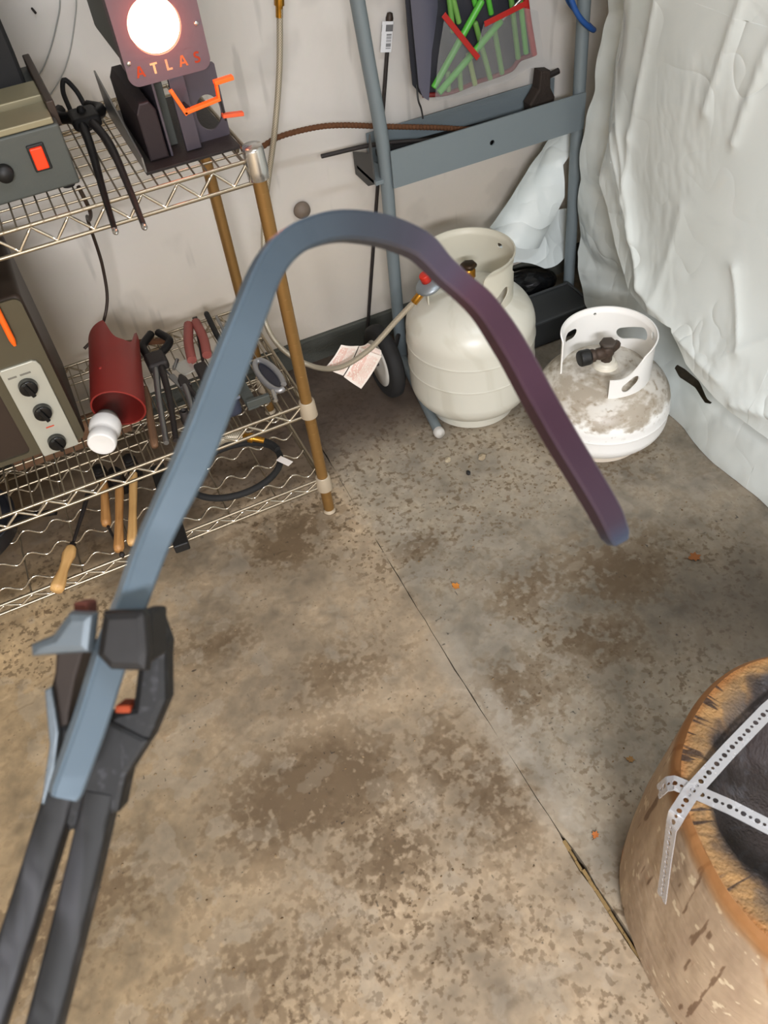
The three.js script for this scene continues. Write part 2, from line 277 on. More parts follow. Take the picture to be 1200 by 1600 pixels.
// ---------------------------------------------------------------- wire shelving unit
const XR = 0.3267, XL = -0.585, ZF = -1.3273, ZB = -1.7429, Y1 = 0.8413, Y2 = 0.3275, Y3 = 0.1092;
{
  const u = thing('wire_shelving_unit', 'chrome wire shelving unit with brass coloured posts against the white wall', 'shelving');
  for (const [x, z] of [[XR, ZF], [XR, ZB], [XL, ZF], [XL, ZB]]) {
    const p = part('post', tube([[x, 0.012, z], [x, 0.852, z]], 0.0122, 12, 20), M.brassPost, u);
    const grooves = []; for (let y = 0.05; y < 0.84; y += 0.0254) grooves.push(new THREE.TorusGeometry(0.0121, 0.0004, 4, 20).rotateX(Math.PI / 2).translate(x, y, z));
    part('groove', merge(grooves), M.brassPost, p);
    part('foot', lathe([[0, 0], [0.014, 0], [0.0145, 0.005], [0.009, 0.012], [0.009, 0.02], [0, 0.02]], 20).translate(x, 0, z), M.sleeve, p);
    part('post_cap', lathe([[0.0128, -0.046], [0.0175, -0.046], [0.0185, -0.03], [0.0175, 0.002], [0.0155, 0.009], [0, 0.011]], 28).translate(x, 0.855, z), M.chrome, p, 'chrome cap');
    for (const y of [Y2, Y3]) part('sleeve', lathe([[0.0125, -0.03], [0.0185, -0.03], [0.0165, 0.008], [0.0125, 0.008]], 24).translate(x, y, z), M.sleeve, p);
  }
  const zig = (a, b, yTop, yBot, pitch) => { const n = Math.round(V(...a).distanceTo(V(...b)) / pitch) * 2, pts = []; for (let i = 0; i <= n; i++) { const t = i / n; pts.push([mix(a[0], b[0], t), i % 2 ? yBot : yTop, mix(a[2], b[2], t)]); } return tube(pts, 0.0026, n * 4, 6, true); };
  for (const [Y, drop, longs] of [[Y1, 0.037, 9], [Y2, 0.03, 5], [Y3, 0.024, 0]]) {
    const rails = [];
    for (const y of [Y, Y - drop]) for (const z of [ZF, ZB]) rails.push(tube([[XL, y, z], [XR, y, z]], 0.0034));
    for (const y of [Y, Y - drop]) for (const x of [XL, XR]) rails.push(tube([[x, y, ZF], [x, y, ZB]], 0.0034));
    const s = part('shelf', merge(rails), M.wire, u);
    part('truss', zig([XL + 0.02, 0, ZF], [XR - 0.014, 0, ZF], Y - 0.003, Y - drop + 0.003, 0.0586), M.wireBright, s);
    part('truss', zig([XL + 0.02, 0, ZB], [XR - 0.014, 0, ZB], Y - 0.003, Y - drop + 0.003, 0.0586), M.wire, s);
    part('truss', zig([XR, 0, ZF - 0.02], [XR, 0, ZB + 0.02], Y - 0.003, Y - drop + 0.003, 0.0586), M.wire, s);
    for (let k = 1; k <= longs; k++) { const z = mix(ZF, ZB, k / (longs + 1)); part('support_wire', tube([[XL, Y - 0.003, z], [XR, Y - 0.003, z]], 0.002), M.wire, s); }
    if (longs) { const w = tube([[0, Y + 0.0005, ZF + 0.003], [0, Y + 0.0005, ZB]], 0.0016, 1, 6); for (let x = XL + 0.02; x < XR - 0.01; x += 0.0203) { const m = part('wire', w, M.wire, s); m.position.x = x; } }
    else {   // the lowest shelf is a bottle rack: wavy cradle wires one behind the other
      for (let k = 0; k < 6; k++) { const z = mix(ZF - 0.03, ZB + 0.02, k / 5), pts = []; for (let x = XL + 0.01; x <= XR; x += 0.0055) pts.push([x, Y + 0.003 + 0.011 * Math.sin(x / 0.065 * Math.PI * 2 + 0.8), z]); part('wavy_wire', tube(pts, 0.0024, pts.length, 6), M.wireBright, s); }
      for (let x = XL + 0.03; x < XR; x += 0.11) part('support_wire', tube([[x, Y - 0.01, ZF], [x, Y - 0.01, ZB]], 0.002), M.wire, s);
    }
  }
}

// ---------------------------------------------------------------- top shelf
{
  const t = thing('bench_machine', 'grey bench machine with orange rocker switch on the top wire shelf', 'machine');
  part('base', bx(-0.4, 0.058, Y1 + 0.0095, 0.945, -1.7, -1.4, 0.004), M.greyPaint, t);
  const sw = part('switch_bezel', bx(0.0, 0.026, 0.885, 0.926, -1.401, -1.396, 0.002), M.black, t);
  part('rocker_switch', bx(0.003, 0.022, 0.889, 0.922, -1.398, -1.391, 0.002), M.switchRed, sw, 'orange rocker switch');
  part('dial', lathe([[0, 0], [0.014, 0], [0.012, 0.012], [0, 0.013]], 24).rotateX(Math.PI / 2).translate(-0.044, 0.897, -1.4), M.black, t);
  for (const x of [-0.39, 0.04]) part('rubber_foot', lathe([[0, 0], [0.01, 0], [0.012, 0.008], [0, 0.008]], 16).translate(x, Y1 + 0.0028, -1.42), M.rubber, t);
  part('table_plate', bx(-0.4, 0.052, 0.946, 0.956, -1.475, -1.4, 0.002), M.cream, t, 'cream table plate');
  part('table_plate', bx(-0.4, 0.052, 0.946, 0.962, -1.56, -1.487, 0.002), M.cream, t, 'cream table plate');
  part('slot', bx(-0.4, 0.05, 0.944, 0.949, -1.488, -1.474, 0.001), M.black, t);
  part('side_rail', bx(0.052, 0.064, 0.93, 0.968, -1.68, -1.43, 0.002), M.bronzeDark, t);
  part('housing', extrude([[-0.4, 0.945], [0.04, 0.945], [0.04, 1.0], [0.028, 1.34], [-0.4, 1.34]], 0.16, 0.006).translate(0, 0, -1.74), std({ color: 0x080707, roughness: 0.7 }), t, 'black upper housing');
}
{ // forge: rounded face plate, round port, letters cut through the plate below it
  const t = thing('gas_forge', 'small gas forge with glowing round port and ATLAS cut in its face plate', 'forge');
  const cx = 0.243, cy = 1.085, hx = 0.065, hy = 0.12, px = 0.2375, py = 1.04, pr = 0.0395;
  part('face_plate', plate(cx - hx, cx + hx, cy - hy, cy + hy, 104, 192, (x, y) => Math.max(sdRBox(x - cx, y - cy, hx, hy, 0.016), pr - Math.hypot(x - px, y - py)), (x, y, w) => V(x, y, -1.4 + w), 0.006), M.forgeSkin, t);
  part('body', bx(cx - hx + 0.006, cx + hx - 0.006, cy - hy + 0.012, cy + hy - 0.01, -1.68, -1.45, 0.012), M.greyPaint, t);
  part('skirt', merge([bx(cx - hx + 0.004, cx - hx + 0.007, cy - hy + 0.012, cy + hy - 0.01, -1.46, -1.404, 0.001), bx(cx + hx - 0.007, cx + hx - 0.004, cy - hy + 0.012, cy + hy - 0.01, -1.46, -1.404, 0.001), bx(cx - hx + 0.006, cx + hx - 0.006, cy - hy + 0.012, cy - hy + 0.015, -1.46, -1.404, 0.001)]), M.forgeSkin, t);
  const liner = lathe([[0.0001, -0.045], [pr - 0.001, -0.045], [pr - 0.001, 0.0]], 48).rotateX(Math.PI / 2).translate(px, py, -1.402);
  part('glowing_chamber', liner, std({ color: 0xffe0c8, emissive: 0xffb08c, emissiveIntensity: 7, side: THREE.DoubleSide }), t, 'white-hot chamber');
  for (const [sx, sy] of [[-0.058, 1.0], [0.056, 1.03], [-0.058, 1.15], [0.056, 1.15]]) part('screw', lathe([[0, 0.003], [0.003, 0.0026], [0.0036, 0]], 12).rotateX(Math.PI / 2).translate(cx + sx, sy, -1.397), M.chrome, t);
  const font = await new FontLoader().loadAsync('fonts/droid/droid_sans_bold.typeface.json');
  const hot = [0xd8481c, 0xffc78c, 0xffb98a, 0xf08a50, 0xc83a18], glow = [0.45, 1.1, 0.9, 0.6, 0.3];
  'ATLAS'.split('').forEach((c, i) => {
    const g = new TextGeometry(c, { font, size: 0.0155, depth: 0.0012, curveSegments: 4 }); g.computeBoundingBox(); g.translate(-(g.boundingBox.max.x + g.boundingBox.min.x) / 2, 0, 0);
    part('letter', g.translate(0.198 + i * 0.0225, 0.9775, -1.3975), std({ color: 0x803018, emissive: hot[i], emissiveIntensity: glow[i] }), t, 'glowing cut-out letter');
  });
  const l = new THREE.PointLight(FORGE_GLOW.color, FORGE_GLOW.power, 0, 2); l.position.set(px, py, -1.372); l.castShadow = true; l.shadow.radius = 0.8; t.add(l);
}
{
  const t = thing('forge_stand', 'dark steel stand of upright plates under the glowing forge', 'stand'), b = Y1 + 0.004;
  const dark = std({ color: 0x2b2123, metalness: 0.35, roughness: 0.55 }), purple = std({ color: 0x59535c, metalness: 0.6, roughness: 0.38 });
  const sideways = (pts, x, w) => extrude(pts.map(([z, y]) => [-z, y]), w, 0.0005).rotateY(Math.PI / 2).translate(x, 0, 0);
  part('base_plate', bx(0.158, 0.318, b, b + 0.005, -1.66, -1.37, 0.001), M.darkSteel, t);
  part('side_plate', sideways([[-1.368, b + 0.006], [-1.368, b + 0.03], [-1.64, b + 0.075], [-1.66, b + 0.078], [-1.66, b + 0.006]], 0.157, 0.003), M.steel, t, 'bare steel side plate');
  part('block', extrude([[-0.016, 0], [0.016, 0], [0.016, 0.075], [0.008, 0.09], [-0.008, 0.09], [-0.016, 0.075]], 0.2, 0.003).translate(0.19, b + 0.006, -1.6), dark, t, 'dark round-topped block');
  part('upright', bx(0.209, 0.213, b + 0.006, 0.9645, -1.56, -1.4, 0.001), purple, t); part('upright', bx(0.236, 0.262, b + 0.006, 0.9645, -1.41, -1.4, 0.002), purple, t);
  part('upright', bx(0.214, 0.232, b + 0.006, 0.9645, -1.45, -1.44, 0.002), M.greyPaint, t);
  part('end_plate', plate(0.262, 0.318, b + 0.006, 0.9645, 56, 120, (x, y) => Math.max(sdRBox(x - 0.29, y - 0.9075, 0.028, 0.057, 0.004), 0.021 - Math.hypot((x - 0.291), (y - 0.893) * 0.75)), (x, y, w) => V(x, y, -1.425 + w), 0.005), purple, t, 'steel plate with oval hole');
}
{
  const z = -1.352, t = thing('work_rest', 'bent bright orange flat bar rest in front of the forge stand', 'bracket');
  const seg = (a, b, w, th) => { const d = Math.hypot(b[0] - a[0], b[1] - a[1]); return new RoundedBoxGeometry(d + th, th, w, 2, 0.001).rotateZ(Math.atan2(b[1] - a[1], b[0] - a[0])).translate((a[0] + b[0]) / 2, (a[1] + b[1]) / 2, z); };
  part('bar', merge([seg([0.229, 0.961], [0.241, 0.929], 0.012, 0.006), seg([0.241, 0.929], [0.296, 0.935], 0.012, 0.005), seg([0.2965, 0.935], [0.298, 0.959], 0.01, 0.004), seg([0.298, 0.959], [0.323, 0.96], 0.012, 0.006)]), M.orange, t);
  part('prong', seg([0.299, 0.909], [0.327, 0.905], 0.01, 0.006), std({ color: 0xd9582e, roughness: 0.5 }), t);
  part('rod', tube([[0.298, 0.958, z - 0.003], [0.301, 0.9, z - 0.003]], 0.0018), M.black, t);
  part('stem', tube([[0.25, 0.93, z - 0.002], [0.25, 0.925, -1.3985]], 0.003), M.black, t);
}
{ // black wrought tongs lying front to back over the wires
  const t = thing('blacksmith_tongs', 'black tongs lying on the top shelf with reins over its front edge', 'tongs'), y = Y1 + 0.009;
  const one = (pts, f) => tube(pts, f, 40, 8);
  part('rein', one([[0.104, y + 0.014, -1.61], [0.098, y + 0.012, -1.5], [0.082, y + 0.003, -1.33], [0.0735, y - 0.012, -1.235]], (q) => mix(0.0085, 0.0042, q)), M.blackSteel, t);
  part('rein', one([[0.12, y + 0.014, -1.61], [0.128, y + 0.012, -1.5], [0.121, y + 0.003, -1.33], [0.1145, y - 0.01, -1.222]], (q) => mix(0.0085, 0.0042, q)), M.darkSteel, t);
  part('rivet', lathe([[0, 0.012], [0.006, 0.01], [0.008, 0.004], [0.008, -0.03], [0, -0.03]], 16).translate(0.112, y + 0.024, -1.625), M.blackSteel, t);
  part('boss', bx(0.088, 0.138, y + 0.004, y + 0.026, -1.655, -1.59, 0.008), M.blackSteel, t);
  part('jaw', one([[0.098, y + 0.014, -1.64], [0.078, y + 0.012, -1.66], [0.07, y + 0.01, -1.685], [0.082, y + 0.01, -1.705]], 0.0105), M.blackSteel, t);
  part('jaw', one([[0.128, y + 0.014, -1.62], [0.143, y + 0.012, -1.64], [0.146, y + 0.01, -1.665], [0.13, y + 0.01, -1.69]], 0.0105), M.blackSteel, t);
  for (const [x, z] of [[0.0735, -1.235], [0.1145, -1.222]]) part('rein_tip', lathe([[0.0045, 0], [0.0048, 0.008], [0.002, 0.014], [0, 0.0145]], 12).rotateX(Math.PI / 2).translate(x, y - 0.012, z - 0.004), M.chrome, t, 'bright worn tip');
}
solo('wire_loop', tube([[0.1, Y1 + 0.008, -1.725], [0.1, Y1 + 0.04, -1.735], [0.109, Y1 + 0.056, -1.738], [0.122, Y1 + 0.036, -1.732], [0.128, Y1 + 0.008, -1.72]], 0.0045, 40, 8), M.blackSteel, 'black wire loop standing up behind the black tongs on the top shelf', 'wire');

// ---------------------------------------------------------------- middle shelf
{
  const t = thing('toaster_oven', 'bronze toaster oven with three black knobs on the middle shelf', 'oven');
  part('body', bx(-0.55, -0.104, Y2 + 0.016, 0.675, -1.73, -1.455, 0.012, 4), M.bronzeDark, t);
  part('front_frame', plate(-0.55, -0.108, Y2 + 0.016, 0.672, 90, 80, (x, y) => Math.max(sdRBox(x + 0.329, y - 0.508, 0.221, 0.164, 0.014), -sdRBox(x + 0.385, y - 0.46, 0.17, 0.105, 0.01)), (x, y, w) => V(x, y, -1.4535 + w), 0.006), M.bronze, t);
  part('door', bx(-0.556, -0.213, 0.355, 0.566, -1.458, -1.4555, 0.001), phys({ color: 0x5a553f, roughness: 0.12, metalness: 0.5 }), t, 'tinted glass door');
  part('door_handle', tube([[-0.1485, 0.72, -1.445], [-0.149, 0.65, -1.442], [-0.1495, 0.592, -1.442]], (q) => 0.0055 * Math.min(1, 0.5 + 6 * (1 - q)), 20, 12), M.orange, t, 'orange stick handle');
  const p = part('control_panel', extrude([[-0.197, 0.34], [-0.195, 0.337], [-0.128, 0.337], [-0.125, 0.34], [-0.125, 0.535], [-0.129, 0.546], [-0.136, 0.55], [-0.193, 0.55], [-0.197, 0.546]], 0.006, 0.0015).translate(0, 0, -1.451), M.panelWhite, t, 'white control panel');
  for (const [x, y] of [[-0.162, 0.503], [-0.1595, 0.441], [-0.1615, 0.364]]) {
    const k = part('knob', merge([lathe([[0, 0.014], [0.0145, 0.014], [0.0165, 0.011], [0.0175, 0], [0, 0]], 32), bx(-0.004, 0.004, 0.013, 0.02, -0.016, 0.016, 0.0015)]).rotateX(Math.PI / 2).rotateZ(0.3).translate(x, y, -1.445), M.blackGloss, t, 'black knob');
  }
  part('print', bx(-0.168, -0.152, 0.3995, 0.4025, -1.4452, -1.4446, 0.0002), std({ color: 0xc0452c, roughness: 0.6 }), p, 'red printed mark');
  for (const [x, w] of [[-0.188, 0.016], [-0.166, 0.02]]) part('print', bx(x, x + w, 0.5275, 0.5315, -1.4452, -1.4447, 0.0002), M.print, p, 'worn grey printing');
  for (const x of [-0.53, -0.125]) for (const z of [-1.7, -1.48]) part('foot', lathe([[0, 0], [0.011, 0], [0.013, 0.014], [0, 0.014]], 16).translate(x, Y2 + 0.003, z), M.rubber, t);
}
{ // red plastic chute: a tube cut slantwise at both ends
  const t = thing('red_chute', 'red plastic tube with slant-cut open ends lying beside the oven', 'tube');
  const R = 0.052, o = V(-0.026, Y2 + 0.056, -1.455), q = new THREE.Quaternion().setFromAxisAngle(V(0, 1, 0), -0.18);
  const g = plate(0, Math.PI * 2, 0, 1, 96, 40, () => -1, (a, s, w) => { const up = Math.sin(a), z0 = 0.012 * up + 0.014 * Math.cos(a) + 0.004, z1 = -0.235 - 0.012 * up + 0.075 * smooth(0.72, 1, Math.cos(a - 0.95)) ; return V((R + w) * Math.cos(a), (R + w) * Math.sin(a), mix(z0, z1, s)).applyQuaternion(q).add(o); }, 0.0035);
  part('tube', mergeVertices(g, 1e-5), M.redPlastic, t);
  part('rivet', lathe([[0, 0.002], [0.004, 0.001], [0.004, -0.001]], 12).translate(-0.03, Y2 + 0.056 + R, -1.53), std({ color: 0x8a1f16, roughness: 0.5 }), t);
}
{
  const t = thing('plastic_fitting', 'white plastic pipe fitting lying in front of the red tube', 'fitting');
  const a = [-0.083, Y2 + 0.0345, -1.386], b = [-0.055, Y2 + 0.0345, -1.462];
  part('body', along(lathe([[0, 0.003], [0.021, 0.0025], [0.0245, 0], [0.0275, 0.003], [0.0285, 0.012], [0.0275, 0.024], [0.025, 0.03], [0.0275, 0.036], [0.031, 0.044], [0.0315, 0.06], [0.029, 0.067], [0.024, 0.069]], 48), a, b), M.whitePlastic, t);
  part('neck_ring', along(lathe([[0.024, 0.068], [0.0245, 0.068], [0.0245, 0.074], [0.023, 0.075], [0.023, 0.083], [0.0, 0.083]], 40), a, b), std({ color: 0xa9a49a, roughness: 0.4 }), t, 'grey neck ring');
}
// tools between the chute and the right-hand post
{
  const y = Y2 + 0.008;
  let t = thing('wooden_stick', 'brown turned wooden stick lying between the red tube and dark nippers', 'stick');
  part('shaft', along(lathe([[0, 0], [0.007, 0.001], [0.0085, 0.02], [0.0075, 0.1], [0.009, 0.16], [0.006, 0.2], [0, 0.201]], 20), [0.011, y + 0.004, -1.352], [0.041, y + 0.004, -1.56]), M.woodDark, t);
  t = thing('farrier_nippers', 'long dark steel nippers right of the red tube on the middle shelf', 'nippers');
  part('handle', tube([[0.034, y + 0.008, -1.345], [0.055, y + 0.01, -1.48], [0.078, y + 0.012, -1.6]], (q) => mix(0.0055, 0.008, q), 24, 8), M.steel, t);
  part('handle', tube([[0.053, y + 0.008, -1.342], [0.077, y + 0.01, -1.48], [0.09, y + 0.012, -1.6]], (q) => mix(0.0055, 0.008, q), 24, 8), M.darkSteel, t);
  part('head', bx(0.062, 0.108, y, y + 0.025, -1.645, -1.59, 0.008), M.darkSteel, t);
  part('jaw', tube([[0.072, y + 0.015, -1.64], [0.072, y + 0.02, -1.68], [0.1, y + 0.022, -1.715]], 0.009, 20, 8), M.blackSteel, t); part('jaw', tube([[0.1, y + 0.015, -1.635], [0.13, y + 0.02, -1.665], [0.115, y + 0.022, -1.71]], 0.009, 20, 8), M.blackSteel, t);
  t = thing('red_pliers', 'dusty red handled pliers lying behind the foreground bar on the middle shelf', 'pliers');
  for (const s of [0, 0.035]) part('handle', tube([[0.155 + s, y + 0.014, -1.575], [0.165 + s, y + 0.02, -1.63], [0.185 + s * 0.5, y + 0.022, -1.7]], 0.011, 20, 10), std({ color: 0x8d4a42, roughness: 0.6 }), t, 'red grip');
  part('jaw', bx(0.152, 0.18, y, y + 0.016, -1.56, -1.47, 0.006), M.darkSteel, t);
  t = thing('flat_file', 'thin grey flat file lying beside the dark nippers', 'file');
  part('blade', bx(-0.007, 0.007, 0, 0.004, -0.1, 0.1, 0.001).rotateY(0.22).translate(0.122, y + 0.005, -1.46), M.steel, t); part('tang', tube([[0.101, y + 0.006, -1.555], [0.094, y + 0.006, -1.59]], 0.0025), M.steel, t);
  t = thing('black_punch', 'black round punch pointing up at the back of the middle shelf', 'punch');
  part('shank', along(lathe([[0, 0], [0.005, 0.001], [0.0065, 0.02], [0.0065, 0.09], [0.005, 0.095], [0, 0.0955]], 16), [0.232, y + 0.008, -1.62], [0.233, y + 0.03, -1.715]), M.black, t);
  t = thing('dark_chisel', 'flat dark chisel lying left of the black punch', 'chisel');
  part('shank', bx(-0.006, 0.006, 0, 0.008, -0.08, 0.07, 0.002).rotateY(-0.1).translate(0.2, y + 0.005, -1.66), M.darkSteel, t);
  t = thing('steel_shim', 'small light steel plate lying between nippers and pliers', 'plate');
  part('leaf', bx(-0.018, 0.018, 0, 0.003, -0.026, 0.026, 0.001).rotateY(0.2).translate(0.135, y + 0.004, -1.57), std({ color: 0xb2aea4, metalness: 0.5, roughness: 0.4 }), t);
  part('knuckle', tube([[0.112, y + 0.008, -1.575], [0.128, y + 0.008, -1.605]], 0.004), M.steel, t);
  t = thing('blue_pouch', 'dark blue tool pouch at the front of the middle shelf right of the bar', 'pouch');
  part('pocket', bx(0.165, 0.2, y, y + 0.05, -1.44, -1.352, 0.012, 3), std({ color: 0x2b2f3e, roughness: 0.6 }), t); part('binding', tube([[0.165, y + 0.048, -1.352], [0.182, y + 0.052, -1.346], [0.2, y + 0.048, -1.352]], 0.003), std({ color: 0x6f7280, roughness: 0.5 }), t);
  t = thing('angle_bracket', 'bent grey steel bracket beside the silver clamp', 'bracket');
  part('flange', bx(0.212, 0.236, y, y + 0.005, -1.475, -1.36, 0.001), M.greyPaint, t); part('flange', bx(0.212, 0.262, y, y + 0.02, -1.372, -1.362, 0.002), M.greyPaint, t);
  // loop-framed clamp
  t = thing('loop_clamp', 'silver loop-shaped clamp with dark centre next to the brass post', 'clamp');
  const loop = []; for (let i = 0; i <= 24; i++) { const a = i / 24 * Math.PI * 1.86 - 0.85; loop.push([0.287 + 0.0185 * Math.cos(a) - 0.012 * Math.sin(a) * 0.4, y + 0.008, -1.44 - 0.062 * Math.sin(a)]); }
  part('frame', tube(loop, 0.0065, 60, 10), std({ color: 0xa3a2a2, metalness: 0.6, roughness: 0.35 }), t);
  part('pad', extrude([[-0.011, -0.046], [0.01, -0.05], [0.014, 0], [0.011, 0.046], [-0.008, 0.05], [-0.013, 0]], 0.006, 0.0015, [], true).rotateX(-Math.PI / 2).translate(0.287, y, -1.44), std({ color: 0x252733, roughness: 0.35 }), t, 'dark centre');
  part('screw', tube([[0.276, y + 0.008, -1.385], [0.27, y + 0.008, -1.352]], 0.005), M.chrome, t);
  t = thing('hose_coupler', 'bright chrome hose coupler on the front edge of the middle shelf', 'coupler');
  part('body', along(lathe([[0, 0], [0.007, 0], [0.007, 0.008], [0.0095, 0.01], [0.0095, 0.022], [0.006, 0.024], [0.006, 0.034], [0, 0.034]], 6), [0.14, y + 0.006, -1.345], [0.16, y + 0.006, -1.365]), M.chrome, t);
  t = thing('locking_pliers', 'grey locking pliers lying tight against the left of the foreground bar on the middle shelf', 'pliers');
  part('handle', tube([[0.1, y + 0.006, -1.37], [0.112, y + 0.012, -1.44], [0.117, y + 0.01, -1.5]], (q) => mix(0.005, 0.007, q), 20, 8), M.steel, t); part('handle', tube([[0.128, y + 0.006, -1.365], [0.128, y + 0.012, -1.44], [0.121, y + 0.01, -1.5]], (q) => mix(0.004, 0.006, q), 20, 8), M.darkSteel, t); part('jaw', extrude([[-0.012, 0], [0.012, 0], [0.009, 0.03], [0.003, 0.045], [-0.004, 0.045], [-0.011, 0.028]], 0.014, 0.003).rotateX(-Math.PI / 2).translate(0.119, y, -1.498), M.darkSteel, t);
  t = thing('socket', 'short dark steel socket standing in front of the nippers handles', 'socket');
  part('body', lathe([[0, 0], [0.011, 0], [0.0115, 0.012], [0.0095, 0.016], [0.0095, 0.03], [0.006, 0.031], [0.006, 0.02], [0, 0.02]], 24).translate(0.09, y - 0.004, -1.4), M.darkSteel, t);
  t = thing('cold_chisel', 'rusty brown chisel lying across behind the red tube and nippers', 'chisel');
  part('shank', bx(-0.0065, 0.0065, 0, 0.011, -0.07, 0.07, 0.003).rotateY(1.1).translate(0.075, y - 0.004, -1.725), M.rust, t);
  // loose wires and rods along the back
  const rods = [[[0.2, -1.7], [0.15, -1.42]], [[0.255, -1.72], [0.245, -1.5]], [[0.02, -1.72], [0.06, -1.66]]];
  rods.forEach(([a, b], i) => solo('steel_rod', tube([[a[0], y + 0.006, a[1]], [b[0], y + 0.006, b[1]]], 0.0035, 4, 8), i ? M.steel : M.darkSteel, ['dark thin rod lying under the red handled pliers', 'thin grey rod lying left of the silver loop clamp', 'short grey rod lying behind the red tube'][i], 'rod'));
}

// ---------------------------------------------------------------- bottom rack
{
  const y = Y3 + 0.02;
  let t = thing('hose_coil', 'coiled black rubber hose with brass fitting on the bottom rack', 'hose');
  const C = []; for (let i = 0; i <= 44; i++) { const a = -1.9 + i / 44 * Math.PI * 2.6; C.push([0.155 + 0.108 * Math.cos(a) , y + 0.004 + 0.012 * i / 44, -1.43 - 0.085 * Math.sin(a) * -1]); }
  part('hose', tube(C, 0.0075, 140, 10), M.rubber, t);
  part('braid_end', tube([[0.13, y + 0.03, -1.51], [0.165, y + 0.034, -1.515], [0.205, y + 0.032, -1.5]], 0.0125, 16, 12), M.braid, t, 'pale braided end');
  part('fitting', along(lathe([[0, 0], [0.009, 0], [0.009, 0.012], [0.012, 0.013], [0.012, 0.024], [0.008, 0.025], [0.007, 0.05], [0, 0.05]], 6), [0.205, y + 0.032, -1.5], [0.243, y + 0.02, -1.475]), M.brass, t, 'brass fitting');
  part('tag', bx(-0.008, 0.008, 0, 0.002, -0.018, 0.018, 0.0005).rotateY(0.5).translate(0.262, y + 0.022, -1.38), M.paper, t, 'white tag');
  const ham = (x0, z0, x1, z1, mat, label, i) => {
    const L = Math.hypot(x0 - x1, z0 - z1), h = thing('hammer', label, 'hammer', null, [x1, y + 0.032, z1]);
    h.rotation.set(Math.atan2(0.024, L), Math.atan2(x0 - x1, z0 - z1), 0, 'YXZ');
    part('handle', lathe([[0, 0], [0.009, 0.002], [0.0115, 0.012], [0.01, 0.04], [0.0085, 0.09], [0.0095, L - 0.03], [0.008, L], [0, L]], 20).rotateX(-Math.PI / 2).translate(0, 0, L), mat, h);
    part('head', merge([bx(-0.013, 0.013, -0.032, 0.034, -0.014, 0.014, 0.006), lathe([[0, 0], [0.0125, 0], [0.0135, 0.004], [0.0115, 0.01], [0, 0.01]], 20).translate(0, 0.032, 0)]), M.blackSteel, h, 'black steel head');
  };
  ham(-0.147, -1.405, -0.118, -1.53, M.wood, 'leftmost wooden handled hammer under the white fitting', 0);
  ham(-0.139, -1.318, -0.088, -1.5, M.wood, 'middle wooden handled hammer of three on the bottom rack', 1);
  ham(-0.109, -1.322, -0.05, -1.525, M.woodPale, 'wooden handled hammer closest to the foreground bar', 2);
  t = thing('file', 'slim file with pale turned wooden handle hanging over the bottom rack', 'file');
  part('handle', along(lathe([[0, 0], [0.0125, 0.002], [0.0145, 0.01], [0.0135, 0.025], [0.0095, 0.05], [0.0105, 0.07], [0.014, 0.09], [0.011, 0.108], [0.007, 0.113], [0, 0.113]], 24), [-0.277, y + 0.015, -1.272], [-0.222, y + 0.022, -1.375]), M.woodPale, t, 'pale wooden handle');
  part('ferrule', along(lathe([[0.0065, 0.108], [0.0075, 0.11], [0.0065, 0.12], [0, 0.12]], 16), [-0.277, y + 0.015, -1.272], [-0.222, y + 0.022, -1.375]), M.darkSteel, t);
  part('blade', tube([[-0.218, y + 0.0225, -1.382], [-0.178, y + 0.03, -1.46], [-0.16, y + 0.033, -1.5]], (q) => mix(0.004, 0.006, q), 12, 4), M.darkSteel, t);
  t = thing('black_bar', 'long black steel bar standing out under the middle shelf beside the foreground bar', 'bar');
  part('bar', bx(-0.016, 0.016, 0, 0.022, -0.14, 0.13, 0.003).rotateY(-0.06).translate(-0.008, y - 0.004, -1.39), M.black, t);
  t = thing('thin_punch', 'thin black steel punch lying beside the hammer handles', 'punch');
  part('shank', tube([[-0.145, y + 0.006, -1.42], [-0.135, y + 0.002, -1.315]], (q) => mix(0.0035, 0.0022, q), 6, 8), M.darkSteel, t);
  part('head', lathe([[0, 0], [0.005, 0], [0.006, 0.004], [0.004, 0.01], [0, 0.01]], 12).rotateX(Math.PI / 2).translate(-0.135, y + 0.002, -1.317), M.darkSteel, t);
  t = thing('iron_pot', 'round dark iron pot at the left of the bottom rack', 'pot', null, [-0.42, y - 0.004, -1.52]);
  part('bowl', lathe([[0, 0], [0.08, 0], [0.1, 0.02], [0.107, 0.06], [0.111, 0.062], [0.109, 0.067], [0.102, 0.066], [0.096, 0.022], [0.078, 0.006], [0, 0.006]], 48), std({ color: 0x34353a, metalness: 0.6, roughness: 0.4 }), t);
  part('handle', tube([[0.1, 0.05, 0.03], [0.14, 0.06, 0.05], [0.19, 0.062, 0.07]], 0.007, 16, 8), M.blackSteel, t);
  // dark clutter stored at the back of the rack
  t = thing('brown_crate', 'low brown crate at the back of the bottom rack under the oven', 'crate');
  part('front_board', bx(-0.3, -0.02, y, y + 0.085, -1.71, -1.7, 0.002), M.woodDark, t); part('side_board', bx(-0.3, -0.29, y, y + 0.085, -1.735, -1.71, 0.002), M.woodDark, t); part('side_board', bx(-0.03, -0.02, y, y + 0.085, -1.735, -1.71, 0.002), M.woodDark, t);
}

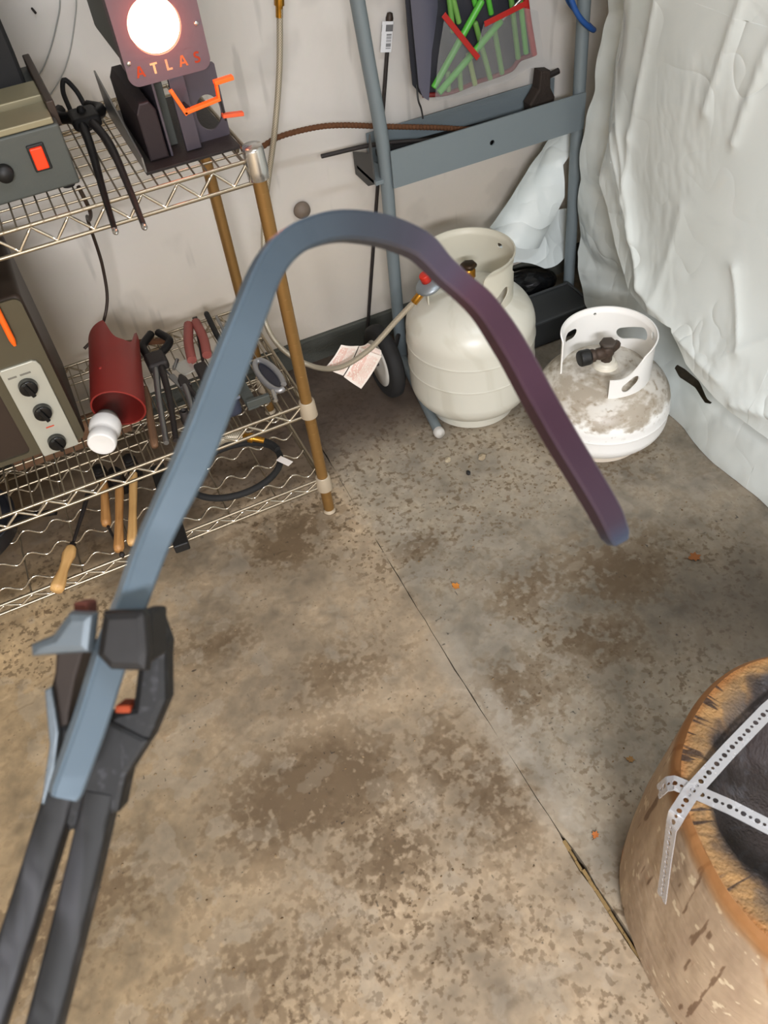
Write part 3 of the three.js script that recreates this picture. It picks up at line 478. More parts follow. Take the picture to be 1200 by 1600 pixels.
// ---------------------------------------------------------------- propane tanks
function propaneTank(o) {
  const t = thing('propane_tank', o.label, 'gas tank', null, [o.x, 0, o.z]), R = 0.155, P = [];
  for (let i = 0; i <= 20; i++) { const a = -Math.PI / 2 + i / 20 * Math.PI / 2; P.push([Math.max(0.0001, R * Math.pow(Math.max(0, Math.cos(a)), 0.75)), o.y0 + o.hb * Math.sin(a)]); }
  const bead = (y) => { P.push([R, y - 0.004], [R + 0.0018, y - 0.0015], [R + 0.0018, y + 0.0015], [R, y + 0.004]); };
  for (const s of o.seams) bead(s);
  for (let i = 0; i <= 24; i++) { const a = i / 24 * Math.PI / 2; P.push([Math.max(0.0001, R * Math.pow(Math.max(0, Math.cos(a)), 0.75)), o.y1 + o.ht * Math.sin(a)]); }
  part('body', lathe(P, 96), o.paint, t);
  part('foot_ring', lathe([[0.1, 0.03], [0.104, 0.001], [0.107, 0], [0.109, 0.002], [0.108, 0.034]], 72), o.ringPaint ?? o.paint, t);
  const CR = 0.1, yb = o.y1 + o.ht * Math.sqrt(1 - Math.pow(CR / R, 2 / 0.75)) - 0.004, yt = o.top;
  const a0 = o.open[0], a1 = o.open[1], L = (a1 - a0) * CR, H = yt - yb;
  part('collar', plate(0, L, 0, H + 0.002, Math.round(L / 0.0022), Math.round(H / 0.0022), (u, v) => {
    let d = sdRBox(u - L / 2, v - H / 2 + 0.02, L / 2, H / 2 + 0.02, o.endRound);
    if (o.slope) d = Math.max(d, (v - H * (0.5 + 0.5 * smooth(0.035, 0.12, u + 0.012))) * 0.8);
    for (const h of o.holes) d = Math.max(d, -sdCap(u, v, h[0] * L - h[3], h[1] * H - h[4], h[0] * L + h[3], h[1] * H + h[4], h[2]));
    return d;
  }, (u, v, w) => { const a = a1 - u / CR, flare = 0.004 * smooth(H * 0.86, H, v); return V((CR + w + flare) * Math.cos(a), yb + v, (CR + w + flare) * Math.sin(a)); }, 0.0032), o.collarPaint ?? o.paint, t);
  const y = o.y1 + o.ht;
  part('valve_boss', lathe([[0.03, y - 0.006], [0.027, y + 0.004], [0.024, y + 0.008], [0.02, y + 0.009], [0.02, y + 0.014], [0, y + 0.014]], 32), o.bossPaint ?? o.paint, t);
  const v = part('valve', merge([lathe([[0, y + 0.012], [0.013, y + 0.012], [0.013, y + 0.03], [0.016, y + 0.032], [0.016, y + 0.05], [0.011, y + 0.052], [0.009, y + 0.056], [0, y + 0.056]], 8),
    along(lathe([[0, 0], [0.0145, 0], [0.0145, 0.022], [0.0125, 0.024], [0.0125, 0.03], [0.0155, 0.032], [0.0155, 0.044], [0, 0.044]], 8), [0, y + 0.036, 0], [Math.cos(o.out), y + 0.036, Math.sin(o.out)]), along(lathe([[0, 0], [0.011, 0], [0.0115, 0.035], [0.009, 0.043], [0, 0.043]], 8), [0, y + 0.034, 0], [Math.cos(o.out + 2.6), y + 0.034, Math.sin(o.out + 2.6)])]), o.valveMat, t, 'brass valve');
  part('handwheel', lathe([[0, 0.008], [0.012, 0.008], [0.018, 0.006], [0.0195, 0.002], [0.018, -0.003], [0.012, -0.004], [0, -0.004]], 6).translate(0, y + 0.058, 0), o.wheelMat, v);
  if (o.plug) part('plug', along(lathe([[0, 0], [0.0175, 0], [0.0185, 0.004], [0.0185, 0.022], [0.016, 0.026], [0, 0.026]], 20), [0.042 * Math.cos(o.out), y + 0.036, 0.042 * Math.sin(o.out)], [Math.cos(o.out), y + 0.036, Math.sin(o.out)]), M.black, v, 'black plastic plug');
  return t;
}
{
  const dirt = tex(1024, 512, (u, v) => {
    const a = u * 6.2832, rv = (1 - v) * 7, cx = Math.cos(a) * rv, sx = Math.sin(a) * rv, n = fbm(cx * 1.4 + 9, sx * 1.4, 5), m = fbm(cx * 6, sx * 6 + 4, 4);
    // lathe v runs from the bottom of the profile to its top: the dome starts above 0.55
    const d = smooth(0.575, 0.635, v + 0.22 * (n - 0.5)) * (0.5 + 0.5 * smooth(0.36, 0.6, 0.6 * n + 0.4 * m)) * 0.85, foot = smooth(0.2, 0.05, v) * 0.25 * m, s = smooth(0.7, 0.78, m) * 0.3;
    const k = clamp(d + foot + s * smooth(0.4, 0.6, v));
    return [mix(0.95, 0.6, k), mix(0.945, 0.55, k), mix(0.92, 0.475, k)];
  });
  const grime = tex(512, 512, (u, v) => { const a = u * 6.2832, n = fbm(Math.cos(a) * 3 + 4, Math.sin(a) * 3 + v * 6, 4), k = smooth(0.55, 0.75, n) * 0.12 + smooth(0.25, 0.0, v) * 0.15; return [0.8 - 0.3 * k, 0.79 - 0.35 * k, 0.735 - 0.4 * k]; });
  propaneTank({ label: 'tall beige propane tank with hose and regulator beside the rack', x: 0.8056, z: -1.5031, y0: 0.092, hb: 0.084, y1: 0.245, ht: 0.092, seams: [0.15, 0.215], top: 0.432, open: [-3.0, 1.75], endRound: 0.03,
    holes: [[0.1, 0.3, 0.014, 0.012, 0.008], [0.27, 0.62, 0.014, 0.018, -0.008], [0.42, 0.74, 0.006, 0.003, 0], [0.8, 0.5, 0.014, 0.02, 0]], paint: std({ map: grime, roughness: 0.34 }), collarPaint: std({ color: 0xc4c0af, roughness: 0.36 }), out: 2.7, valveMat: M.brass, wheelMat: std({ color: 0x3a2c1c, metalness: 0.6, roughness: 0.35 }) });
  propaneTank({ label: 'squat white propane tank with grimy shoulder beside the plastic sheet', x: 1.0084, z: -1.2367, y0: 0.076, hb: 0.067, y1: 0.118, ht: 0.088, seams: [0.102], top: 0.292, open: [-2.72, 2.12], endRound: 0.02, slope: true,
    holes: [[0.1, 0.32, 0.013, 0.008, 0.006], [0.84, 0.55, 0.013, 0.011, 0.002], [0.5, 0.5, 0.015, 0.028, -0.012], [0.36, 0.8, 0.007, 0.001, 0.002], [0.7, 0.86, 0.0035, 0, 0]], paint: std({ map: dirt, roughness: 0.4 }), ringPaint: std({ color: 0xd9cdbb, roughness: 0.5 }), collarPaint: std({ color: 0xeeece6, roughness: 0.38 }), bossPaint: std({ color: 0xddd6c4, roughness: 0.4 }), out: 3.3, valveMat: std({ color: 0x4b3d33, metalness: 0.4, roughness: 0.6 }), wheelMat: std({ color: 0x4d443c, metalness: 0.3, roughness: 0.65 }), plug: true });
}
{
  const t = thing('gas_regulator', 'grey gas regulator with red knob on the tall beige tank', 'regulator');
  part('body', lathe([[0, -0.012], [0.02, -0.012], [0.03, -0.004], [0.032, 0], [0.03, 0.004], [0.022, 0.012], [0, 0.014]], 32).rotateZ(0.35).translate(0.694, 0.396, -1.482), std({ color: 0x8d9498, metalness: 0.6, roughness: 0.4 }), t);
  part('knob', lathe([[0, 0], [0.012, 0], [0.012, 0.016], [0.01, 0.019], [0, 0.019]], 20).rotateZ(0.35).translate(0.689, 0.409, -1.482), std({ color: 0xc02a18, roughness: 0.4 }), t, 'red knob');
  part('inlet', tube([[0.705, 0.392, -1.486], [0.763, 0.376, -1.489]], 0.009, 2, 12), M.brass, t);
}
{ // braided hose: drops from the burner, passes behind the shelf post and loops to the regulator
  const t = thing('braided_hose', 'pale braided gas hose looping from the forge down to the tank', 'hose');
  part('hose', tube([[0.557, 0.905, -1.8], [0.535, 0.8, -1.8], [0.503, 0.69, -1.8], [0.437, 0.502, -1.8], [0.404, 0.42, -1.76], [0.36, 0.305, -1.7], [0.375, 0.245, -1.65], [0.429, 0.203, -1.6], [0.477, 0.213, -1.55], [0.544, 0.254, -1.52], [0.616, 0.323, -1.5], [0.664, 0.372, -1.483]], 0.0065, 160, 12), M.braid, t);
  part('fitting', along(lathe([[0, 0], [0.009, 0], [0.009, 0.024], [0.0075, 0.025], [0.0075, 0.04], [0, 0.04]], 6), [0.655, 0.363, -1.485], [0.69, 0.396, -1.482]), M.brass, t, 'brass end fitting');
  part('fitting', along(lathe([[0.0075, 0], [0.0075, 0.02], [0.0105, 0.021], [0.0105, 0.045], [0.008, 0.046], [0.008, 0.12], [0, 0.12]], 6), [0.553, 0.89, -1.8], [0.566, 0.96, -1.8]), M.brass, t, 'brass end fitting');
}
{ // folded warning leaflet tied on the hose
  const t = thing('warning_tag', 'folded paper leaflet with pink print hanging on the braided hose', 'leaflet');
  const pr = tex(128, 128, (u, v) => { const line = (Math.sin(v * 150) > -0.2 && hash(Math.floor(u * 40), Math.floor(v * 24)) > 0.22) ? 1 : 0, inn = u > 0.08 && u < 0.92 && v > 0.08 && v < 0.92 ? 1 : 0, k = line * inn * (v > 0.45 ? 0.35 : 0.75); return [0.93 - 0.12 * k, 0.88 - 0.38 * k, 0.83 - 0.42 * k]; });
  const pm = std({ map: pr, roughness: 0.75, side: THREE.DoubleSide });
  const q = (a, b, c, d) => { const g = new THREE.BufferGeometry(), n = 8, pos = [], uv = [], idx = []; for (let j = 0; j <= n; j++) for (let i = 0; i <= n; i++) { const s = i / n, r = j / n, p = V(...a).lerp(V(...b), s).lerp(V(...d).lerp(V(...c), s), r); p.z += 0.004 * Math.sin(s * 3.1) + 0.003 * Math.sin(r * 4); p.toArray(pos, pos.length); uv.push(s, r); } for (let j = 0; j < n; j++) for (let i = 0; i < n; i++) { const k = j * (n + 1) + i; idx.push(k, k + 1, k + n + 1, k + 1, k + n + 2, k + n + 1); } g.setAttribute('position', new THREE.Float32BufferAttribute(pos, 3)); g.setAttribute('uv', new THREE.Float32BufferAttribute(uv, 2)); g.setIndex(idx); g.computeVertexNormals(); return g; };
  part('page', q([0.455, 0.196, -1.59], [0.507, 0.236, -1.6], [0.551, 0.214, -1.6], [0.492, 0.164, -1.575]), pm, t); part('page', q([0.492, 0.163, -1.574], [0.551, 0.213, -1.599], [0.6, 0.176, -1.58], [0.528, 0.118, -1.56]), pm, t);
  part('page', q([0.55, 0.214, -1.601], [0.575, 0.214, -1.601], [0.604, 0.186, -1.59], [0.598, 0.172, -1.585]), pm, t);
}

// ---------------------------------------------------------------- steel rack on the wall side
{
  const t = thing('steel_rack', 'slate blue painted steel stock rack with a long tray beam', 'rack'), z = -1.75;
  part('post', tube([[0.699, 0.96, z], [0.712, 0.8, z], [0.728, 0.6, z], [0.726, 0.35, z], [0.7216, 0, z]], 0.0155, 40, 16), M.slate, t);
  part('post', tube([[1.243, 1.0, z], [1.2616, 0.005, z]], 0.0155, 12, 16), M.slate, t);
  const f = part('front_plate', plate(0.736, 1.256, 0.507, 0.594, 160, 28, (x, y) => Math.max(sdRBox(x - 0.996, y - 0.5505, 0.26, 0.0435, 0.002), 0.0065 - Math.hypot(x - 0.998, y - 0.543)), (x, y, w) => V(x, y, z + 0.02 + w), 0.004), M.slate, t);
  part('tray_floor', bx(0.736, 1.256, 0.507, 0.512, -1.866, z + 0.018, 0.001), M.slate, t);
  part('back_plate', bx(0.736, 1.256, 0.507, 0.588, -1.868, -1.864, 0.001), M.slate, t);
  part('end_plate', extrude([[-1.75, 0.636], [-1.75, 0.52], [-1.79, 0.5], [-1.866, 0.5], [-1.866, 0.555], [-1.765, 0.588]].map(([q, y]) => [-q, y]), 0.004, 0.0005).rotateY(Math.PI / 2).translate(0.697, 0, 0), std({ color: 0x4b4a48, metalness: 0.3, roughness: 0.6 }), t, 'dark end plate');
  part('bracket', bx(0.697, 0.74, 0.52, 0.53, -1.85, -1.74, 0.001), M.slate, t);
  const leg = part('foot_leg', tube([[0.7216, 0.022, z], [0.667, 0.016, -1.425]], 0.0125, 4, 14), M.slate, t);
  part('end_cap', lathe([[0.0135, 0], [0.0145, 0.008], [0.012, 0.016], [0, 0.019]], 18).rotateX(Math.PI / 2).translate(0.667, 0.0155, -1.43), std({ color: 0xb4b0a8, roughness: 0.5 }), leg, 'pale end cap');
  part('foot_leg', tube([[1.2616, 0.02, z], [1.2616, 0.02, -1.6]], 0.0125, 4, 14), M.slate, t);
  const w = part('wheel', lathe([[0.062, -0.016], [0.085, -0.02], [0.096, -0.012], [0.098, 0], [0.096, 0.012], [0.085, 0.02], [0.062, 0.016]], 48).rotateZ(Math.PI / 2).translate(0.633, 0.1, -1.655), M.rubber, t, 'black rubber tyre');
  part('hub', lathe([[0, -0.017], [0.02, -0.017], [0.03, -0.014], [0.062, -0.019], [0.062, 0.019], [0.03, 0.014], [0.02, 0.017], [0, 0.017]], 36).rotateZ(Math.PI / 2).translate(0.633, 0.1, -1.655), std({ color: 0xc4c0b6, roughness: 0.45 }), w, 'pale grey hub');
  part('axle', tube([[0.61, 0.1, -1.655], [0.66, 0.1, -1.66], [0.7225, 0.1, -1.75]], 0.006, 12, 8, true), M.darkSteel, t);
}
solo('rebar', tube([[0.43, 0.628, -1.815], [0.451, 0.64, -1.815], [0.48, 0.651, -1.815], [0.512, 0.658, -1.815], [0.603, 0.655, -1.815], [0.66, 0.644, -1.815], [0.756, 0.616, -1.815], [0.9, 0.575, -1.815], [1.0, 0.545, -1.815], [1.15, 0.522, -1.815]], (q) => 0.0062 + 0.0006 * Math.sin(q * 500), 420, 8), M.rust, 'long rusty twisted reinforcing bar resting in the blue rack tray', 'bar');
solo('steel_rod', tube([[0.593, 0.601, -1.79], [0.72, 0.592, -1.79], [0.86, 0.565, -1.79], [1.05, 0.522, -1.79]], 0.0052, 16, 8), M.darkSteel, 'dark steel rod with its cut end out past the left rack post', 'rod');
solo('steel_rod', tube([[0.75, 0.545, -1.845], [1.2, 0.528, -1.845]], 0.009, 4, 8), M.blackSteel, 'thick black rod lying at the back of the rack tray', 'rod');
solo('flat_bar', bx(0.75, 1.22, 0.5135, 0.532, -1.775, -1.765, 0.001), M.blackSteel, 'black flat bar lying inside the rack tray behind its front plate', 'bar');
{
  const t = thing('rusty_mallet', 'dark rusty hammer head with stub handle resting at the right of the rack tray', 'hammer');
  part('head', extrude([[-0.03, 0], [0.028, 0], [0.036, 0.05], [0.022, 0.075], [0.02, 0.115], [-0.008, 0.12], [-0.012, 0.078], [-0.036, 0.048]], 0.034, 0.004).translate(1.192, 0.513, -1.85), std({ color: 0x3a3029, metalness: 0.3, roughness: 0.75, bumpMap: rep(fine, 4), bumpScale: 0.002 }), t);
  part('handle', tube([[1.2, 0.608, -1.833], [1.245, 0.615, -1.8335]], 0.0075, 4, 10), M.darkSteel, t);
}
{
  const t = thing('tagged_rod', 'thin dark rod with white price label leaning on the wall', 'rod'), a = V(0.668, 0.004, -1.872), b = V(0.8335, 0.822, -1.8875);
  const at = (q) => a.clone().lerp(b, q).toArray();
  part('rod', tube([at(0), at(0.98)], 0.0046, 4, 10), M.darkSteel, t);
  part('tip', along(lathe([[0.0046, 0], [0.0075, 0.005], [0.0085, 0.02], [0.006, 0.03], [0, 0.032]], 12), at(0.96), at(1)), M.bronzeDark, t);
  const lab = tex(64, 128, (u, v) => { const bar = u > 0.45 && u < 0.9 && v > 0.12 && v < 0.6 && hash(Math.floor(v * 60), 3) > 0.5, dk = v > 0.68 && v < 0.9 && u > 0.35; return bar ? grey(0.5) : dk ? grey(0.42) : grey(0.88); });
  part('label', bx(-0.0145, 0.0125, -0.031, 0.031, 0, 0.002, 0.0005).rotateZ(-0.19).translate(0.818, 0.775, -1.881), std({ map: lab, roughness: 0.6 }), t, 'white price label');
}
solo('wall_knob', lathe([[0, 0.032], [0.012, 0.03], [0.02, 0.022], [0.0215, 0.014], [0.016, 0.006], [0.012, 0]], 28).rotateX(Math.PI / 2).translate(0.553, 0.444, -1.8985), std({ color: 0x75675a, roughness: 0.6 }), 'round brown knob fixed on the white wall above the arched bar', 'knob');
solo('thin_wire', tube([[0.17, 1.05, -1.893], [0.161, 0.983, -1.893], [0.139, 0.944, -1.893], [0.111, 0.905, -1.893], [0.082, 0.874, -1.893], [0.05, 0.855, -1.893]], 0.0014, 24, 6), std({ color: 0x8f918c, roughness: 0.5 }), 'left of two thin grey wires curving down the wall behind the machine', 'wire');
solo('thin_wire', tube([[0.205, 1.05, -1.893], [0.19, 0.977, -1.893], [0.171, 0.937, -1.893], [0.144, 0.891, -1.893], [0.116, 0.857, -1.893], [0.07, 0.82, -1.893]], 0.0012, 24, 6), std({ color: 0x9b9c97, roughness: 0.5 }), 'right of two thin grey wires curving down the wall beside the forge', 'wire');
solo('nail', tube([[0.107, 0.979, -1.8985], [0.11, 0.973, -1.887]], 0.0024, 2, 8), M.darkSteel, 'small dark nail in the white wall left of the thin wires', 'nail');
solo('power_cord', tube([[0.054, 0.83, -1.44], [0.058, 0.79, -1.45], [0.058, 0.7, -1.6], [0.06, 0.62, -1.77], [0.055, 0.5, -1.8], [0.035, 0.42, -1.79], [-0.005, 0.37, -1.77], [-0.05, 0.35, -1.755]], 0.0036, 90, 8), M.bronzeDark, 'dark power cord hanging from the top shelf down behind the oven', 'cord');
solo('blue_cable', tube([[1.185, 0.86, -1.742], [1.2, 0.8, -1.73], [1.219, 0.765, -1.725], [1.25, 0.736, -1.726], [1.272, 0.723, -1.74], [1.276, 0.724, -1.762], [1.26, 0.745, -1.775], [1.22, 0.79, -1.775], [1.2, 0.85, -1.77]], 0.0062, 80, 10), M.blueHose, 'blue cord looped around the right rack post', 'cord');

// ---------------------------------------------------------------- pouch of green stakes
{
  const z = -1.8, t = thing('tool_pouch', 'black pouch with clear front and red binding hanging above the rack', 'pouch');
  const out = [[0.838, 1.02], [0.838, 0.862], [0.843, 0.685], [0.864, 0.657], [0.923, 0.65], [1.004, 0.652], [1.048, 0.654], [1.093, 0.663], [1.112, 0.677], [1.158, 0.677], [1.13, 0.79], [1.115, 0.9], [1.105, 1.02]];
  const wob = (x, y) => 0.006 * Math.sin(x * 40 + y * 12);
  const cl = std({ color: 0x26262e, roughness: 0.6 });
  part('backing', plate(0.83, 1.165, 0.645, 1.02, 112, 124, (x, y) => sdPoly(x, y, out), (x, y, w) => V(x, y, z - 0.012 + wob(x, y) + w), 0.003), cl, t);
  const flap = [[0.838, 1.02], [0.838, 0.862], [0.843, 0.69], [0.85, 0.668], [0.862, 0.658], [0.875, 0.76], [0.898, 0.84], [0.9, 1.02]];
  part('side_gusset', plate(0.83, 0.91, 0.65, 1.02, 28, 120, (x, y) => sdPoly(x, y, flap), (x, y, w) => V(x, y, z + 0.012 + 0.012 * Math.sin((x - 0.838) * 45) + w), 0.002), std({ color: 0x4a4a58, roughness: 0.45 }), t, 'dark grey fabric side');
  const red = std({ color: 0xa51c16, roughness: 0.5 });
  part('binding', tube(out.slice(3, 10).map(([x, y]) => [x, y + 0.002, z - 0.006 + wob(x, y)]), 0.0055, 60, 8), std({ color: 0x6e1413, roughness: 0.6 }), t, 'dark red hem'); part('binding', tube([[1.155, 0.68, z - 0.004], [1.13, 0.79, z - 0.004], [1.115, 0.9, z - 0.004], [1.105, 1.02, z - 0.004]], 0.0075, 20, 8), red, t, 'red edge');
  part('pocket', plate(0.87, 1.15, 0.655, 0.82, 70, 40, (x, y) => sdPoly(x, y, [[0.866, 0.662], [0.925, 0.655], [1.048, 0.659], [1.095, 0.668], [1.15, 0.68], [1.128, 0.79], [1.084, 0.806], [0.995, 0.795], [0.976, 0.73], [0.898, 0.83]]), (x, y, w) => V(x, y, z + 0.043 + 0.004 * Math.sin(x * 60 + y * 20) + w), 0), M.vinyl, t, 'clear plastic pocket');
  const strap = (a, b, q) => along(bx(-0.006, 0.006, 0, Math.hypot(b[0] - a[0], b[1] - a[1]), -0.001, 0.001, 0.0008), [a[0], a[1], q], [b[0], b[1], q]);
  part('binding', strap([0.895, 0.833], [0.977, 0.728], z + 0.0485), red, t, 'red pocket edge'); part('binding', strap([0.993, 0.793], [1.1, 0.812], z + 0.0485), red, t, 'red pocket edge');
  part('cord', tube([[0.845, 0.69, z], [0.842, 0.66, z + 0.01], [0.848, 0.64, z + 0.01], [0.85, 0.618, z + 0.012]], 0.0022, 20, 6), M.black, t);
  const gm = [0x52a838, 0x6c9a4a, 0x639645, 0x93a860].map((c) => std({ color: c, roughness: 0.38 }));
  const S = [[0.957, 0.65, 0.955, 0.703, 1], [0.925, 0.655, 0.925, 0.7, 1], [0.995, 0.652, 0.978, 0.725, 3], [1.036, 0.655, 0.997, 0.786, 1], [1.067, 0.659, 1.045, 0.765, 2], [1.11, 0.682, 1.086, 0.83, 2], [1.131, 0.688, 1.108, 0.83, 0], [1.039, 0.79, 1.02, 0.87, 0], [0.942, 0.775, 0.935, 0.85, 2], [0.958, 0.79, 0.94, 0.86, 1], [1.0, 0.815, 0.985, 0.87, 0]];
  const words = ['second upright', 'leftmost upright', 'yellowish', 'third upright', 'long upright', 'right-hand pair, inner', 'right-hand pair, outer', 'short top', 'faded upper', 'upper left', 'upper middle'];
  const stake = (a, b, r, m, label) => { const o = thing('plastic_stake', label, 'stake', 'green handled stakes in the hanging pouch'); const L = V(...b).distanceTo(V(...a)); part('handle', along(lathe([[0, 0], [r * 0.8, 0.0005], [r, 0.003], [r, L - 0.004], [r * 0.8, L], [0, L]], 14), a, b), m, o); return o; };
  const lab = ['pale green stake with its foot by the pouch hem, second from left', 'pale green stake at the far left of the pouch hem', 'yellowish green stake near the middle of the pouch hem', 'green stake slanting left of the middle, ending at the red strap', 'green stake right of the middle beneath the diagonal stake', 'inner one of the two green stakes at the red right edge', 'outer one of the two green stakes at the red right edge', 'bright green stake at the top middle crossing the red strap', 'faded green stake at the upper left behind the red strap', 'dull green stake just right of the faded one at upper left', 'bright green stake at the top left of the steel shafts'];
  S.forEach(([x0, y0, x1, y1, c], i) => stake([x0, y0, z - 0.001], [x1, y1, z - 0.001], 0.0062, gm[c], lab[i]));
  const d1 = stake([0.88, 0.678, z + 0.0135], [1.008, 0.829, z + 0.0135], 0.0075, gm[0], 'upper diagonal bright green stake lying across the pouch');
  const d2 = stake([0.884, 0.671, z + 0.0295], [1.047, 0.785, z + 0.0295], 0.0075, gm[0], 'lower diagonal bright green stake with a bare steel shaft');
  part('shaft', tube([[1.046, 0.784, z + 0.0295], [1.1, 0.818, z + 0.0295]], 0.0036, 2, 8), M.chrome, d2, 'steel shaft'); part('shaft', tube([[1.007, 0.828, z + 0.0135], [1.05, 0.872, z + 0.0135]], 0.0036, 2, 8), M.chrome, d1, 'steel shaft');
}

// ---------------------------------------------------------------- plastic sheeting over the right-hand wall
{
  const ridge = (x, y) => 1 - Math.abs(2 * fbm(x, y, 3) - 1);
  const folds = [[-1.5, 0.6, -1.3, 0.34, 0.022, 0.02], [-1.52, 0.72, -1.36, 0.42, 0.016, 0.02], [-1.3, 0.33, -1.0, 0.28, 0.024, 0.03], [-1.42, 0.62, -1.38, 0.9, 0.014, 0.016], [-1.41, 0.45, -1.42, 0.63, 0.012, 0.014], [-1.05, 0.5, -0.98, 0.36, 0.016, 0.016], [-1.02, 0.32, -0.85, 0.5, 0.014, 0.014],
    [-1.2, 0.75, -1.14, 1.05, 0.014, 0.016], [-1.12, 0.72, -1.07, 1.0, 0.012, 0.012], [-1.5, 0.85, -1.44, 0.95, 0.014, 0.016], [-1.25, 0.3, -1.22, 0.55, 0.01, 0.03], [-0.95, 0.25, -0.7, 0.32, 0.02, 0.02]];
  const A = [[-1.53, 1.9], [-1.549, 0.851], [-1.555, 0.779], [-1.58, 0.71], [-1.582, 0.586], [-1.521, 0.476], [-1.477, 0.432], [-1.43, 0.373], [-1.343, 0.3], [-1.27, 0.289], [-1.161, 0.312], [-1.097, 0.255], [-1.0, 0.234], [-0.89, 0.22], [-0.7, 0.2], [0.3, 0.2], [0.3, 1.9]];
  const t = thing('plastic_sheet', 'large milky plastic sheet hanging in front of the right wall', 'plastic sheet');
  part('sheet', plate(-1.6, 0.3, 0.18, 1.9, 340, 300, (z, y) => sdPoly(z, y, A), (z, y, w) => {
    let x = 1.15 + 0.014 * Math.sin(z * 8 + y * 2.2) + 0.02 * (fbm(z * 3 + 3, y * 1.6, 2) - 0.5) + 0.06 * smooth(-1.46, -1.6, z + 0.25 * smooth(0.6, 0.2, y)) - 0.02 * smooth(0.5, 0.25, y);
    for (const [z0, y0, z1, y1, amp, wid] of folds) { const d = sdCap(z, y, z0, y0, z1, y1, 0) + 0.01 * (fbm(z * 14, y * 14, 2) - 0.5), q = Math.abs(d) / wid; x -= amp * 0.6 * Math.exp(-q * 1.1); }
    x += 0.0042 * (ridge(z * 13 + 9 * y, y * 9 - z * 3) - 0.6) * smooth(0.5, 0.7, fbm(z * 3.2, y * 3.2 + 9, 2)) + 0.0022 * (ridge(z * 34, y * 16 + z * 9) - 0.6) * smooth(0.52, 0.66, fbm(z * 4 + 7, y * 4, 2));
    return V(x + w, y, z);
  }, 0.0008), M.poly, t);
  const B = [[-1.655, 1.5], [-1.66, 0.8], [-1.672, 0.6], [-1.695, 0.46], [-1.703, 0.42], [-1.708, 0.31], [-1.695, 0.19], [-1.65, 0.135], [-1.6, 0.09], [-1.45, 0.05], [-1.33, 0.02], [-1.255, 0.002], [-1.17, 0.0015], [-1.0, 0.0015], [0.3, 0.0015], [0.3, 0.5], [-1.3, 0.55], [-1.38, 1.5]];
  const gap = [[-1.235, 0.118], [-1.2, 0.122], [-1.15, 0.128], [-1.1, 0.118], [-1.07, 0.122], [-1.1, 0.108], [-1.15, 0.112], [-1.21, 0.1], [-1.24, 0.108]];
  const u = thing('plastic_sheet', 'crumpled lower plastic sheet trailing on the floor behind the squat white tank', 'plastic sheet');
  part('sheet', plate(-1.73, 0.3, 0, 1.5, 260, 200, (z, y) => Math.max(sdPoly(z, y, B), -sdPoly(z, y, gap)), (z, y, w) => {
    const f = smooth(0.22, 0.0, y), fr = smooth(-1.15, -0.9, z);
    const x = 1.235 + 0.012 * Math.sin(z * 14 + y * 6) * (1 - f) + 0.03 * (ridge(z * 4 - y * 4, y * 5 + z) - 0.6) * (1 - 0.6 * f) + 0.007 * (ridge(z * 12, y * 10) - 0.6) * (1 - 0.5 * f) - f * (0.045 - 0.01 * fr) - 0.025 * smooth(-1.2, -1.0, z) * smooth(0.3, 0.1, y);
    return V(x + w, y + 0.0008, z);
  }, 0.0008), M.poly, u);
  const fl = [[1.281, 0.5], [1.282, 0.437], [1.243, 0.398], [1.237, 0.32], [1.201, 0.249], [1.173, 0.187], [1.1, 0.215], [1.025, 0.29], [1.075, 0.33], [1.15, 0.43], [1.2, 0.49]];
  const s1 = thing('plastic_scrap', 'torn strip of white plastic sheet hanging below the rack beam', 'plastic sheet');
  part('sheet', plate(1.02, 1.29, 0.18, 0.505, 90, 110, (x, y) => sdPoly(x, y, fl), (x, y, w) => V(x, y, -1.785 + 0.018 * Math.sin((x - y) * 22) + 0.01 * (ridge(x * 9, y * 7) - 0.6) + w), 0.0008), M.poly, s1);
  const fl2 = [[1.08, 0.205], [1.19, 0.25], [1.31, 0.24], [1.31, 0.13], [1.196, 0.115], [1.12, 0.15], [1.0, 0.16], [1.0, 0.19]];
  const s2 = thing('plastic_scrap', 'loose fold of plastic sheet lying over the dark bin behind the tall tank', 'plastic sheet');
  part('sheet', plate(0.99, 1.32, 0.11, 0.26, 100, 48, (x, y) => sdPoly(x, y, fl2), (x, y, w) => V(x, y + 0.004 * Math.sin(x * 50), -1.81 + 0.012 * Math.sin(x * 30 + y * 20) + 0.3 * (0.2 - y) + w), 0.0008), M.poly, s2);
}
{
  const t = thing('storage_bin', 'low dark grey storage bin in the corner behind the tall tank', 'bin');
  part('tub', bx(0.98, 1.235, 0.002, 0.085, -1.72, -1.6, 0.008), std({ color: 0x2c2d2d, roughness: 0.6 }), t); part('rim', merge([bx(0.976, 1.239, 0.08, 0.088, -1.724, -1.716, 0.002), bx(0.976, 1.239, 0.08, 0.088, -1.604, -1.596, 0.002), bx(0.976, 0.984, 0.08, 0.088, -1.72, -1.6, 0.002), bx(1.231, 1.239, 0.08, 0.088, -1.72, -1.6, 0.002)]), std({ color: 0x383a3a, roughness: 0.6 }), t);
  solo('trash_bag', new THREE.IcosahedronGeometry(1, 5).applyMatrix4(new THREE.Matrix4().makeScale(0.14, 0.055, 0.05)).translate(1.11, 0.058, -1.8), M.blackGloss, 'black bag stuffed behind the dark bin under the plastic fold', 'bag');
  const p = scene.children.at(-1).geometry.attributes.position; for (let i = 0; i < p.count; i++) { const x = p.getX(i), y = p.getY(i), k = 0.012 * (fbm(x * 30, y * 40 + p.getZ(i) * 30, 3) - 0.5); p.setY(i, Math.max(0.001, y + k)); p.setZ(i, p.getZ(i) + k); } scene.children.at(-1).geometry.computeVertexNormals();
}

